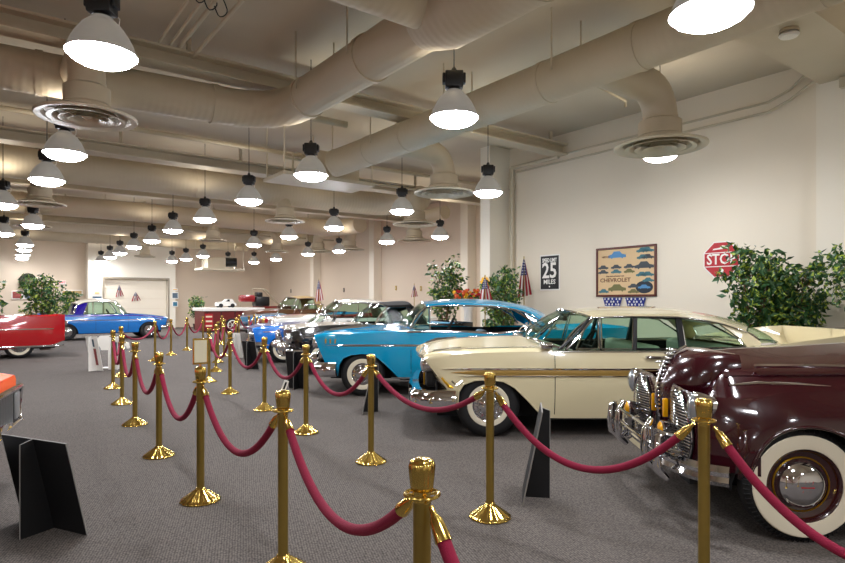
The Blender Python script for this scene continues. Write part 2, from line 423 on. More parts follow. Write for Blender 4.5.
for x in (-.15, 1.85):
    for y in (-.65, .65):
        bm = newbm(); rod(bm, (x, y, 3.65), (x, y, CZ+.5), .02, 6); obj('hanger_rod', bm, M_steel, t)

# ---------------------------------------------------------------- pendant lamps
LZ = 3.5
def make_lamp(label, loc):
    t = empty('pendant_lamp', label, 'pendant lamp', loc, 0, 'high-bay pendant lamps')
    bm = newbm(); lathe(bm, [(.262, .03), (.255, .015), (.235, -.015), (.18, -.045), (.1, -.062), (0, -.068)], 32)
    obj('lens', bm, M_lens, t, smooth=True)
    bm = newbm(); lathe(bm, [(.262, .03), (.275, .02), (.277, .03), (.262, .05), (.235, .12), (.2, .19), (.155, .255), (.11, .3), (.085, .315), (.085, .33), (0, .33)], 40, flute=lambda a, r, z: .012*math.cos(40*a/2) if .06 < z < .3 else 0)
    obj('lamp_shade', bm, M_shade, t, smooth='a')
    bm = newbm(); bbox(bm, -.1, .1, -.075, .075, .36, .54, .012); lathe(bm, [(.06, .33), (.07, .335), (.06, .37)], 16)
    for s in (-1, 1): bbox(bm, s*.11-.02, s*.11+.02, -.05, .05, .41, .52, .008)
    obj('ballast_box', bm, M_dark, t, smooth='a')
    bm = newbm(); tube(bm, [(.02, .1, .45), (.06, .17, .4), (.08, .12, .32), (.075, .07, .3)], .006, 6); obj('cable', bm, M_white, t, smooth='a')
    bm = newbm(); rod(bm, (0, 0, .54), (0, 0, CZ-LZ), .007, 6); lathe(bm, [(.03, .54), (.03, .57), (.01, .6)], 10); obj('hanger_rod', bm, M_dark, t)
    li = bpy.data.lights.new('added_ceiling_fill', 'SPOT'); li.energy = UPW; li.spot_size = math.radians(165); li.spot_blend = .6  # upward spot added over the closed shade, only to lift the ceiling brightness
    li.shadow_soft_size = .25; li.color = (1, .9, .76)
    lo = bpy.data.objects.new('added_ceiling_fill', li); COL.objects.link(lo); lo.parent = t; lo.location = (0, 0, .62); lo.rotation_euler = (PI, 0, 0)
    return t
LAMPS = [(102, 60, 'large pendant lamp at the upper left corner of the view'), (710, 19, 'pendant lamp cut by the top edge at upper right'),
 (454, 122, 'pendant lamp at centre hung in front of the right duct'), (311, 178, 'pendant lamp left of centre below the hung equipment rack'),
 (488, 195, 'pendant lamp in front of the corner column'), (402, 213, 'pendant lamp left of the vents near the corner column'),
 (249, 203, 'pendant lamp below the broad cross duct, left of centre'), (334, 229, 'pendant lamp between the round vents at centre'),
 (440, 238, 'pendant lamp against the pink far wall, left of the column'), (387, 243, 'small pendant lamp above the far pilaster'),
 (289, 238, 'small pendant lamp under the tall necked round vent'), (254, 246, 'small pendant lamp fifth in the middle row'),
 (205, 221, 'largest pendant lamp of the left middle row before the overhead door'), (173, 232, 'second pendant lamp of the left middle row'),
 (152, 242, 'third pendant lamp of the left middle row'), (134, 248, 'fourth pendant lamp of the left middle row'),
 (120, 254, 'fifth pendant lamp of the left middle row'), (110, 258, 'sixth pendant lamp of the left middle row'),
 (101, 262, 'last tiny pendant lamp of the left middle row'), (65, 157, 'pendant lamp below the nearest left round vent'),
 (47, 183, 'pendant lamp just below the one under the left vent'), (3, 207, 'pendant lamp cut by the left edge, upper one'),
 (33, 227, 'pendant lamp fourth from top in the far left row'), (4, 235, 'pendant lamp cut by the left edge, lower one'),
 (25, 246, 'top one of the four stacked tiny lamps at far left'), (24, 251, 'second of the four stacked tiny lamps at far left'),
 (23, 256, 'third of the four stacked tiny lamps at far left'), (22, 260, 'lowest of the four stacked tiny lamps at far left'),
 (203, 257, 'tiny lamp right of the overhead door, under the air unit'), (186, 260, 'tiny lamp just right of the overhead door'),
 (172, 262, 'tiny lamp above the right jamb of the overhead door'), (308, 255, 'tiny lamp above the far flag, left of the pilaster'),
 (276, 260, 'tiny lamp above the far brown truck'), (228, 263, 'tiny lamp above the red machine'), (254, 263, 'tiny lamp near the back right corner'),
 (339, 252, 'tiny lamp half hidden behind a funnel vent'), (660, 158, 'lamp glowing just beyond the upper right round vent')]
lampsrc = None
for k, (px, py, lab) in enumerate(LAMPS):
    Y = (LZ-CH)*F/(HZ-py); P = at(px, py, Y); a = -.6*P.x+.8*P.y; b = .8*P.x+.6*P.y
    if a > 34: P = P*(34/a)
    if px == 660: P = R(8.85, 5.36)
    loc = (P.x, P.y, LZ+.02+(.31 if px == 660 else 0))
    if lampsrc is None: lampsrc = make_lamp(lab, loc)
    else: dup(lampsrc, loc, 0, lab)
# the same rows go on behind and beside the camera
for (b, a) in ((1.5, 0.5), (6.2, -2.5), (1.5, -3.5), (-4, 1), (-4, -3), (9, 1.2), (-8, 6), (-8.5, 1)):
    dup(lampsrc, R(b, a, LZ+.02), 0, 'pendant lamp outside the view, on the near side of the hall')
# ================================================================ cars
def pchip(xs, ys):
    n = len(xs); h = [xs[i+1]-xs[i] for i in range(n-1)]; d = [(ys[i+1]-ys[i])/h[i] for i in range(n-1)]
    m = [0]*n; m[0] = d[0]; m[-1] = d[-1]
    for i in range(1, n-1):
        if d[i-1]*d[i] <= 0: m[i] = 0
        else:
            w1 = 2*h[i]+h[i-1]; w2 = h[i]+2*h[i-1]; m[i] = (w1+w2)/(w1/d[i-1]+w2/d[i])
    def f(x):
        if x <= xs[0]: return ys[0]
        if x >= xs[-1]: return ys[-1]
        i = 0
        while x > xs[i+1]: i += 1
        t = (x-xs[i])/h[i]; t2 = t*t; t3 = t2*t
        return (2*t3-3*t2+1)*ys[i]+(t3-2*t2+t)*h[i]*m[i]+(-2*t3+3*t2)*ys[i+1]+(t3-t2)*h[i]*m[i+1]
    return f
def spl(pts, n):
    """catmull-rom through 2D pts, n samples"""
    P = [pts[0]]+list(pts)+[pts[-1]]; out = []; k = len(pts)-1
    for s in range(n+1):
        u = s/n*k; i = min(int(u), k-1); t = u-i
        a, b, c, d = P[i], P[i+1], P[i+2], P[i+3]
        out.append(tuple(.5*(2*b[j]+(c[j]-a[j])*t+(2*a[j]-5*b[j]+4*c[j]-d[j])*t*t+(3*b[j]-a[j]-3*c[j]+d[j])*t**3) for j in (0, 1)))
    return out

class Car:
    """x runs from the nose (0) to the tail, y across, z up; built round an Empty"""
    def __init__(s, name, label, cat, loc, ang, P):
        s.P = P; s.root = empty(name, label, cat, loc, ang, P.get('group'))
        s.L = P['rows'][-1][0]; rows = P['rows']; xs = [r[0] for r in rows]
        s.fn = [(pchip(xs, [r[1+k][0] for r in rows]), pchip(xs, [r[1+k][1] for r in rows])) for k in range(7)]
        s.paint = P['paint']; s.step = P.get('step', .06); s.nS = P.get('nS', 12); s.nT = P.get('nT', 14)
        s.cache = {}
    def cps(s, x): return [(f(x), g(x)) for f, g in s.fn]
    def arch(s, x):
        z = -9
        for w in s.P['wheels']:
            dx = x-w['x']; pts = w['arch']
            if pts[0][0] <= dx <= pts[-1][0]:
                for (a, za), (b, zb) in zip(pts[:-1], pts[1:]):
                    if a <= dx <= b: z = max(z, za+(zb-za)*(dx-a)/max(1e-6, b-a))
        return z
    def warp(s, x, y, z):
        P = s.P; w = max(.3, s.fn[2][0](x))
        f0 = max(0, 1-(x-P['rows'][0][0])/P.get('fadef', .6))**2; f1 = max(0, 1-(s.L-x)/P.get('fader', .6))**2
        q = min(1, abs(y)/w)**2.5
        dx = f0*(P.get('rakef', 0)*max(0, P.get('zf', .88)-z)+P.get('bowf', .05)*(q-0)+P.get('capf', 0)*0)
        dx -= f1*(P.get('raker', 0)*max(0, P.get('zr', .88)-z)+P.get('bowr', .05)*q)
        return Vector((x+dx, y, z))
    def side(s, x):
        k = round(x, 4)
        if k in s.cache: return s.cache[k]
        c = s.cps(x); c0 = c[:4]; sp = spl(c0, 40); z = s.arch(x)
        if z > c0[0][1]:
            i = 0
            while i < 40 and sp[i+1][1] < z: i += 1
            a, b = sp[i], sp[min(i+1, 40)]; t = (z-a[1])/max(1e-6, b[1]-a[1]); t = max(0, min(1, t))
            rest = [(a[0]+(b[0]-a[0])*t, z)]+sp[i+1:]
        else: rest = sp
        n = s.nS; out = []
        for k2 in range(n+1):
            u = k2/n*(len(rest)-1); i = min(int(u), len(rest)-2); t = u-i
            out.append((rest[i][0]+(rest[i+1][0]-rest[i][0])*t, rest[i][1]+(rest[i+1][1]-rest[i][1])*t))
        s.cache[k] = (out, sp); return s.cache[k]
    def ys(s, x, z):
        sp = s.side(x)[1]
        for a, b in zip(sp[:-1], sp[1:]):
            if a[1] <= z <= b[1]: return a[0]+(b[0]-a[0])*(z-a[1])/max(1e-6, b[1]-a[1])
        return sp[-1][0] if z > sp[-1][1] else sp[0][0]
    def part(s, name, bm, m, smooth='a', parent=None, **k): return obj(name, bm, m, parent or s.root, smooth, **k)
    def body(s):
        P = s.P; nS, nT = s.nS, s.nT; xs = set(); x = P['rows'][0][0]
        while x < s.L: xs.add(round(x, 3)); x += s.step
        xs.add(s.L)
        for w in P['wheels']:
            for (dx, z) in w['arch']: xs.add(round(w['x']+dx, 3))
            for e in (w['arch'][0][0], w['arch'][-1][0]): xs.add(round(w['x']+e+(-.004 if e < 0 else .004), 3))
        doors = P.get('doors', [])
        for d in doors:
            for e in d: xs.add(round(e-.004, 3)); xs.add(round(e+.004, 3))
        c0, c1 = P['cockpit']; h0, h1 = P.get('hood', (.12, c0-.05)); t0, t1 = P.get('trunk', (c1+.25, s.L-.08))
        for e in (c0, c1, h0, h1, t0, t1): xs.add(round(e, 3))
        xs = sorted(v for v in xs if P['rows'][0][0] <= v <= s.L); cl = [xs[0]]
        for v in xs[1:]:
            if v-cl[-1] > .0035: cl.append(v)
        xs = cl
        def section(x):
            sd = s.side(x)[0]; tp = spl(s.cps(x)[3:], nT); tp[-1] = (0, tp[-1][1])
            return sd+tp[1:]
        G = [section(x) for x in xs]; N = nS+nT+1
        hi = nS+int(nT*P.get('hoodu', .45))     # column where hood / lid starts
        BM = {k: newbm() for k in ('body', 'hood', 'trunk_lid')}
        dbm = [[newbm(), newbm()] for _ in doors]
        for bm in list(BM.values())+[b for dd in dbm for b in dd]: pass
        def addgrid(bm, i, j, sg, off=0):
            key = []
            for (a, b) in ((i, j), (i+1, j), (i+1, j+1), (i, j+1)):
                y, z = G[a][b]; dic = bm_v.setdefault(id(bm), {}); kk = (a, b, sg if b < N-1 else 0)
                if kk not in dic: dic[kk] = bm.verts.new(s.warp(xs[a], sg*(y+off), z+(off if b > nS+1 else 0)))
                key.append(dic[kk])
            if sg > 0: key.reverse()
            if len(set(key)) == 4:
                try: bm.faces.new(key)
                except ValueError: pass
        bm_v = {}
        rock = P.get('rocker', .12)
        two = P.get('twotone')
        for i in range(len(xs)-1):
            xm = (xs[i]+xs[i+1])/2
            inc = c0 < xm < c1
            dk = -1; gap = False
            for q, (da, db) in enumerate(doors):
                if da+.004 < xm < db-.004: dk = q
                elif abs(xm-da) < .0041 or abs(xm-db) < .0041: gap = True
            for j in range(N-1):
                z = (G[i][j][1]+G[i][j+1][1])/2
                for sg in (-1, 1):
                    if j < nS:
                        if (dk >= 0 or gap) and z > s.side(xm)[1][0][1]+rock:
                            if gap: continue
                            addgrid(dbm[dk][0 if sg < 0 else 1], i, j, sg, .003)
                        else: addgrid(BM['body'], i, j, sg)
                    else:
                        if inc and j >= nS+max(1, int(nT*P.get('rail', .12))): continue
                        if j >= hi and h0 < xm < h1: addgrid(BM['hood'], i, j, sg, .004)
                        elif j >= hi and t0 < xm < t1: addgrid(BM['trunk_lid'], i, j, sg, .004)
                        else: addgrid(BM['body'], i, j, sg)
        # end caps
        for i, flip in ((0, True), (len(xs)-1, False)):
            zc = s.side(xs[i])[0]
            for sg in (-1, 1):
                ring = [s.warp(xs[i], sg*y, z) for y, z in G[i]]
                mid = [s.warp(xs[i], 0, z) for y, z in G[i]]
                K = 5
                for j in range(N-1):
                    for k in range(K):
                        def pt(jj, kk):
                            y, z = G[i][jj]; zz = z; yy = y*(1-kk/K)
                            return s.warp(xs[i], sg*yy, zz)
                        ps = [pt(j, k), pt(j+1, k), pt(j+1, k+1), pt(j, k+1)]
                        if (ps[0]-ps[1]).length < 1e-4: continue
                        vs = [BM['body'].verts.new(p) for p in ps]
                        BM['body'].faces.new(vs)
        bmesh.ops.remove_doubles(BM['body'], verts=BM['body'].verts[:], dist=.0005)
        for k, bm in BM.items():
            if not bm.faces: bm.free(); continue
            m = s.paint if k == 'body' else P.get('hoodpaint' if k == 'hood' else 'lidpaint', s.paint)
            s.part(k, bm, m, True if k != 'body' else 'a')
        for q in range(len(doors)):
            for k in (0, 1): s.part('door', dbm[q][k], P.get('doorpaint', s.paint), True)
        # underside, wheel liners, cockpit tub
        wy = s.fn[1][0](s.L/2)
        bm = newbm(); zu = P.get('zu', .26)
        box(bm, .25, s.L-.25, -wy+.36, wy-.36, zu-.02, .6)
        wl = sorted(P['wheels'], key=lambda w: w['x'])
        box(bm, wl[0]['x']+wl[0]['arch'][-1][0], wl[-1]['x']+wl[-1]['arch'][0][0], -wy+.06, wy-.06, zu-.01, zu+.12)
        for w in wl:
            pts = w['arch']
            for sg in (-1, 1):
                for (a, za), (b, zb) in zip(pts[:-1], pts[1:]):
                    ya = s.ys(w['x']+a, za)-.012; yb = s.ys(w['x']+b, zb)-.012
                    quad(bm, [(w['x']+a, sg*ya, za+.01), (w['x']+b, sg*yb, zb+.01), (w['x']+b, sg*(wy-.37), zb+.03), (w['x']+a, sg*(wy-.37), za+.03)])
        s.part('underbody', bm, M_under, False)
        zb = s.cps((c0+c1)/2)[3][1]; yb = s.cps((c0+c1)/2)[3][0]
        m_in = P.get('interior', M_under)
        bm = newbm()
        x0, x1, yy, zf = c0-.02, c1+.02, yb-.1, .42
        for q in (((x0, -yy, zf), (x1, -yy, zf), (x1, yy, zf), (x0, yy, zf)), ((x0, -yy, zf), (x0, -yy, zb), (x1, -yy, zb), (x1, -yy, zf)),
                  ((x0, yy, zf), (x0, yy, zb), (x1, yy, zb), (x1, yy, zf)), ((x0, -yy, zf), (x0, yy, zf), (x0, yy, zb+.05), (x0, -yy, zb+.05)),
                  ((x1, -yy, zf), (x1, yy, zf), (x1, yy, zb+.0), (x1, -yy, zb+.0))): quad(bm, q)
        s.part('interior_tub', bm, M_under, False)
        for x in P.get('seats', (c0+1.15, c0+2.0)):
            bm = newbm(); bbox(bm, x-.5, x, -yy+.06, yy-.06, .42, .66, .07, 3)
            bbox(bm, x-.06, x+.12, -yy+.06, yy-.06, .55, P.get('seatz', zb+.03), .06, 3, Matrix.Translation((0, 0, 0)))
            s.part('seat', bm, m_in)
        bm = newbm(); bbox(bm, c0-.02, c0+.28, -yy, yy, zb-.22, zb+.015, .06, 3); s.part('dashboard', bm, P.get('dash', m_in))
        sw = newbm(); Mx = Matrix.Translation((c0+.55, -.36, zb+.02)) @ Matrix.Rotation(math.radians(-62), 4, 'Y')
        tube(sw, [Mx @ Vector((.2*math.cos(2*PI*i/28), .2*math.sin(2*PI*i/28), 0)) for i in range(29)], .012, 8)
        rod(sw, Mx @ Vector((-.19, 0, 0)), Mx @ Vector((.19, 0, 0)), .01); rod(sw, Mx @ Vector((0, 0, 0)), Mx @ Vector((0, 0, -.4)), .018)
        rod(sw, Mx @ Vector((0, -.19, 0)), Mx @ Vector((0, .19, 0)), .01)
        s.part('steering_wheel', sw, P.get('wheelmat', M_under))
        # arch lips
        if P.get('lips', True):
            for w in wl:
                for sg in (-1, 1):
                    bm = newbm()
                    pts = []
                    for (dx, z) in w['arch']:
                        x = w['x']+dx
                        if z >= s.cps(x)[0][1]-.005: pts.append(s.warp(x, sg*(s.ys(x, z)+.002), z))
                    tube(bm, pts, .011, 6); s.part('arch_lip', bm, P.get('lipmat', s.paint), True)
    def strip(s, x0, x1, zf, h, m, name='trim_strip', out=.012, n=40, sides=(-1, 1), taper=(1, 1)):
        for sg in sides:
            bm = newbm(); prev = None
            for i in range(n+1):
                x = x0+(x1-x0)*i/n; z = zf(x) if callable(zf) else zf; hh = h/2
                e = min(1, i/3+taper[0])*min(1, (n-i)/3+taper[1]); hh *= max(.05, e)
                r = []
                for dz, o in ((-1, -.01), (-1, out*.5), (-.5, out), (.5, out), (1, out*.5), (1, -.01)):
                    zz = z+dz*hh; r.append(bm.verts.new(s.warp(x, sg*(s.ys(x, zz)+.002+o), zz)))
                if prev:
                    for a in range(5): bm.faces.new((prev[a], prev[a+1], r[a+1], r[a]))
                else: bm.faces.new(r)
                prev = r
            bm.faces.new(prev); s.part(name, bm, m, 'a')
    def wheels(s, hub='disc', ww=True, hubm=None, rimm=None):
        P = s.P
        for w in P['wheels']:
            for sg in (-1, 1):
                R_, tw = w['R'], w.get('tw', .19); yo = w['y']     # yo = outer face
                Mx = Matrix.Translation((w['x'], sg*yo, R_)) @ Matrix.Rotation(-sg*PI/2, 4, 'X')
                # local z now points outward
                ri = R_*w.get('rk', .50)
                bm = newbm()
                lathe(bm, [(ri, -tw+.01), (R_-.07, -tw), (R_-.02, -tw+.02), (R_, -tw+.045), (R_, -.045), (R_-.018, -.018), (R_-.05, 0), (R_-.08, .004), (ri+.02, -.004), (ri-.005, -.02), (ri-.005, -.06)], 48,
                      Mx, flute=lambda a, r, z: (.006*(1 if math.sin(a*60) > 0 else -1) if False else 0))
                ty = s.part('wheel', bm, M_tyre, 'a')
                if ww:
                    b2 = newbm(); lathe(b2, [(ri-.002, -.012), (ri+.004, .001), (ri+.03, .006), (ri+w.get('ww', .065), .007), (ri+w.get('ww', .065)+.006, .001)], 48, Mx)
                    s.part('whitewall', b2, M_ww, 'a', parent=ty)
                b3 = newbm(); lathe(b3, [(ri+.004, -.006), (ri, -.004), (ri-.01, -.01), (ri-.02, -.035), (ri*.72, -.05), (0, -.05)], 40, Mx)
                s.part('rim', b3, rimm or M_chrome, 'a', parent=ty)
                b4 = newbm()
                if hub == 'disc':
                    lathe(b4, [(ri*.92, -.03), (ri*.9, -.015), (ri*.72, -.004), (ri*.66, -.016), (ri*.56, -.012), (ri*.45, .01), (ri*.2, .022), (0, .026)], 40, Mx, flute=lambda a, r, z: .0)
                    for k in range(12):
                        a = k*PI/6; rod(b4, Mx @ Vector((ri*.62*math.cos(a), ri*.62*math.sin(a), -.01)), Mx @ Vector((ri*.86*math.cos(a), ri*.86*math.sin(a), -.008)), .008, 6)
                elif hub == 'cap':
                    lathe(b4, [(ri*.62, -.05), (ri*.62, -.02), (ri*.58, -.012), (ri*.5, .012), (ri*.25, .03), (0, .034)], 40, Mx)
                elif hub == 'wire':
                    lathe(b4, [(ri*.3, -.03), (ri*.28, .02), (ri*.15, .035), (0, .04)], 20, Mx)
                    for k in range(30):
                        a = k*2*PI/30; rod(b4, Mx @ Vector((ri*.28*math.cos(a), ri*.28*math.sin(a), .0)), Mx @ Vector((ri*.93*math.cos(a+.25*(-1)**k), ri*.93*math.sin(a+.25*(-1)**k), -.02)), .004, 4)
                s.part('hubcap', b4, hubm or M_chrome, 'a', parent=ty)
                if P.get('treads'):
                    pass
    # ---- upper body
    def roof(s, G):
        """G: keys belt z, wb (half width at belt), wr (half width of roof), side [(x,z)] roof side line, crown, ..."""
        s.G = G; sx = G['side']; f = pchip([p[0] for p in sx], [p[1] for p in sx]); x0, x1 = sx[0][0], sx[-1][0]
        wr = pchip([x0, x0+.35*(x1-x0), x1], G['wr3']); cr = pchip([x0, x0+.5*(x1-x0), x1], G['crown3'])
        s.rz = f; s.wr = wr; s.cr = cr
        bm = newbm(); nx, ny = G.get('nx', 22), 16; rows = []
        bf, br = G.get('bowf', .1), G.get('bowr', .08)
        th = G.get('skirt', .05)
        for i in range(nx+1):
            t = i/nx; x = x0+(x1-x0)*t; row = []
            for j in range(ny+1):
                u = -1+2*j/ny; e = 1-abs(u)**2.6
                xx = x-bf*(1-u*u)*(1-t)**3+br*(1-u*u)*t**3
                row.append(bm.verts.new((xx, u*wr(x), f(x)+cr(x)*e)))
            a = bm.verts.new((x, -wr(x)-.008, f(x)-th)); b = bm.verts.new((x, wr(x)+.008, f(x)-th))
            rows.append([a]+row+[b])
        for r, q in zip(rows[:-1], rows[1:]):
            for j in range(len(r)-1): bm.faces.new((r[j], q[j], q[j+1], r[j+1]))
        # lining underneath
        nb = len(bm.verts); inner = []
        for i in range(nx+1):
            inner.append([bm.verts.new(v.co+Vector((0, -.02*(v.co.y/max(.1, wr(x0))), -.03))) for v in rows[i][1:-1]])
        for r, q in zip(inner[:-1], inner[1:]):
            for j in range(len(r)-1): bm.faces.new((r[j], r[j+1], q[j+1], q[j]))
        for r, q in ((rows[0], inner[0]), (rows[-1], inner[-1])):
            for j in range(len(q)-1): bm.faces.new((r[j+1], r[j+2], q[j+1], q[j]))
        s.part('roof', bm, G.get('paint', s.paint), 'a')
        if G.get('drip', True):
            for sg in (-1, 1):
                b = newbm(); tube(b, [(x0+(x1-x0)*i/24, sg*(wr(x0+(x1-x0)*i/24)+.012), f(x0+(x1-x0)*i/24)-th+.005) for i in range(25)], .011, 6)
                s.part('drip_rail', b, M_chrome, True)
        # front screen and back light: ruled surfaces between belt curve and roof curve
        def screen(xb_c, xb_s, zb_c, zb_s, wb, end, name, pw=2.5):
            xr = x0 if end == 0 else x1; sgn = -1 if end == 0 else 1; bow = bf if end == 0 else br
            bm = newbm(); n, m = 18, 6; g = []
            for j in range(m+1):
                t = j/m; row = []
                for i in range(n+1):
                    u = -1+2*i/n; q = abs(u)**pw
                    lo = Vector((xb_c+(xb_s-xb_c)*q, wb*u, zb_c+(zb_s-zb_c)*q))
                    hi_ = Vector((xr+sgn*bow*(1-u*u), u*(wr(xr)-.01), f(xr)+cr(xr)*(1-abs(u)**2.6)-.012-th*.6*abs(u)**3))
                    p = lo.lerp(hi_, t)+Vector((sgn*.04*math.sin(PI*t), 0, .01*math.sin(PI*t))); row.append(p)
                g.append(row)
            vs = [[bm.verts.new(p) for p in r] for r in g]
            for r, q in zip(vs[:-1], vs[1:]):
                for j in range(n): bm.faces.new((r[j], r[j+1], q[j+1], q[j]))
            gl = s.part(name, bm, M_glass, True)
            b = newbm(); edge = g[0]+[r[-1] for r in g[1:]]+g[-1][::-1][1:]+[r[0] for r in g[::-1]][1:]
            tube(b, edge, G.get('framer', .018), 8); s.part(name+'_frame', b, G.get('framemat', M_chrome), 'a', parent=gl)
            return g
        s.ws = screen(*G['ws'], 0, 'windshield', G.get('wspow', 2.5))
        if 'bl' in G: s.bl = screen(*G['bl'], 1, 'rear_window', G.get('blpow', 3))
    def sy(s, x, z):
        """half width of the window plane at height z"""
        G = s.G; zb, wb = G['belt'], G['wb']; xr = min(max(x, G['side'][0][0]), G['side'][-1][0])
        zr = s.rz(xr)-.04; t = (z-zb)/max(.05, zr-zb); return wb+(s.wr(xr)-wb)*t
    def window(s, poly, m=None, frame=.011, name='side_window', fm=None, sides=(-1, 1)):
        for sg in sides:
            bm = newbm(); vs = [bm.verts.new((x, sg*(s.sy(x, z)-.012), z)) for x, z in poly]
            if sg > 0: vs.reverse()
            bm.faces.new(vs); bmesh.ops.triangulate(bm, faces=bm.faces[:])
            gl = s.part(name, bm, m or M_glass, False)
            if frame:
                b = newbm(); pp = [Vector((x, sg*(s.sy(x, z)-.008), z)) for x, z in poly]; tube(b, pp+[pp[0]], frame, 6, False)
                s.part('window_frame', b, fm or M_chrome, 'a', parent=gl)
    def pillar(s, poly, m=None, name='roof_pillar', th=.05):
        for sg in (-1, 1):
            bm = newbm(); o = [bm.verts.new((x, sg*(s.sy(x, z)+.006), z)) for x, z in poly]; i = [bm.verts.new((x, sg*(s.sy(x, z)-th), z)) for x, z in poly]
            bm.faces.new(o); bm.faces.new(i[::-1])
            for k in range(len(o)): bm.faces.new((o[k], i[k], i[(k+1) % len(o)], o[(k+1) % len(o)]))
            bmesh.ops.recalc_face_normals(bm, faces=bm.faces[:])
            s.part(name, bm, m or s.paint, False)
    def bumper(s, path, prof, m=None, name='front_bumper', parent=None):
        """path of (x,y) plan points (one side, centre first); prof of (out, z)"""
        full = [(x, -y) for x, y in path[::-1]]+[(x, y) for x, y in path[1:]]
        n = len(full); bm = newbm(); rows = []
        for i, (x, y) in enumerate(full):
            a = Vector(full[max(0, i-1)]); b = Vector(full[min(n-1, i+1)]); t = (b-a).normalized(); nn = Vector((-t.y, t.x))
            if nn.x > 0 and name.startswith('front') and abs(y) < path[-1][1]*.8: nn = -nn
            k = 1
            nn = Vector((t.y, -t.x)) if name.startswith('x') else Vector((-abs(t.y), 0))+Vector((0, (1 if y > 0 else -1)*abs(t.x)))
            if s.rev(name): nn.x = -nn.x
            e = 1-.35*(abs(2*i/(n-1)-1)**6)
            rows.append([bm.verts.new((x+nn.x*o, y+nn.y*o, (z-prof[0][1])*1+prof[0][1])) for o, z in prof])
        for r, q in zip(rows[:-1], rows[1:]):
            for j in range(len(prof)-1): bm.faces.new((r[j], q[j], q[j+1], r[j+1]))
            bm.faces.new((r[-1], q[-1], q[0], r[0]))
        bm.faces.new(rows[0]); bm.faces.new(rows[-1][::-1]); bmesh.ops.recalc_face_normals(bm, faces=bm.faces[:])
        return s.part(name, bm, m or M_chrome, 'a', parent=parent)
    def rev(s, name): return name.startswith('rear')
    def lamp(s, x, y, z, r, name='headlight', m=None, d=.06, rim=None, both=True):
        for sg in ((-1, 1) if both else (1,)):
            Mx = Matrix.Translation((x, sg*y, z)) @ Matrix.Rotation((-PI/2 if d > 0 else PI/2), 4, 'Y')
            d_ = abs(d); bm = newbm(); lathe(bm, [(r*1.0, -.08), (r*1.12, 0), (r*1.14, d_*.5), (r*1.0, d_*.75), (r*.96, d_*.6)], 24, Mx)
            h = s.part(name, bm, rim or M_chrome, 'a')
            b = newbm(); lathe(b, [(r*.96, d_*.6), (r*.7, d_*.9), (r*.3, d_*1.05), (0, d_*1.1)], 24, Mx); s.part('lens', b, m or mat('headlight_glass', '#cfd4d6', .08, .5), True, parent=h)
def round_arch(Ra, zc, n=16, zb=.2):
    zb0 = zb; out = []
    for k in range(n+1):
        a = PI-PI*k/n; out.append((Ra*math.cos(a), zc+Ra*math.sin(a)))
    return [(out[0][0]-.0, zb0)]+[(x+.0005*(i+1), z) for i, (x, z) in enumerate(out)]+[(out[-1][0]+.012, zb0)]
def paint(name, col, rough=.18): return mat(name, col, rough, 0, 1, .01, 2)
P_turq = paint('turquoise_paint', '#0098c6'); P_cream = paint('cream_paint', '#e2d5ae'); P_maroon = paint('maroon_paint', '#30040e')
P_black = paint('black_paint', '#0c0a0b'); P_white = paint('white_paint_gloss', '#e8e2d4'); P_blue = paint('blue_paint', '#0c6fd0')
P_red = paint('red_paint', '#b80d17'); P_orange = mat('orange_paint', '#ff6200', .55, 0, 0, .01, 2); P_purple = paint('violet_paint', '#1e0f86'); P_lblue = paint('light_blue_paint', '#2f8fc4')
M_seatg = mat('seat_green', '#9fae98', .6); M_seatr = mat('seat_red', '#7c1218', .5); M_seatb = mat('seat_blue', '#186c8c', .5)
M_amber = mat('amber_glass', '#e8a410', .15, 0, .5)

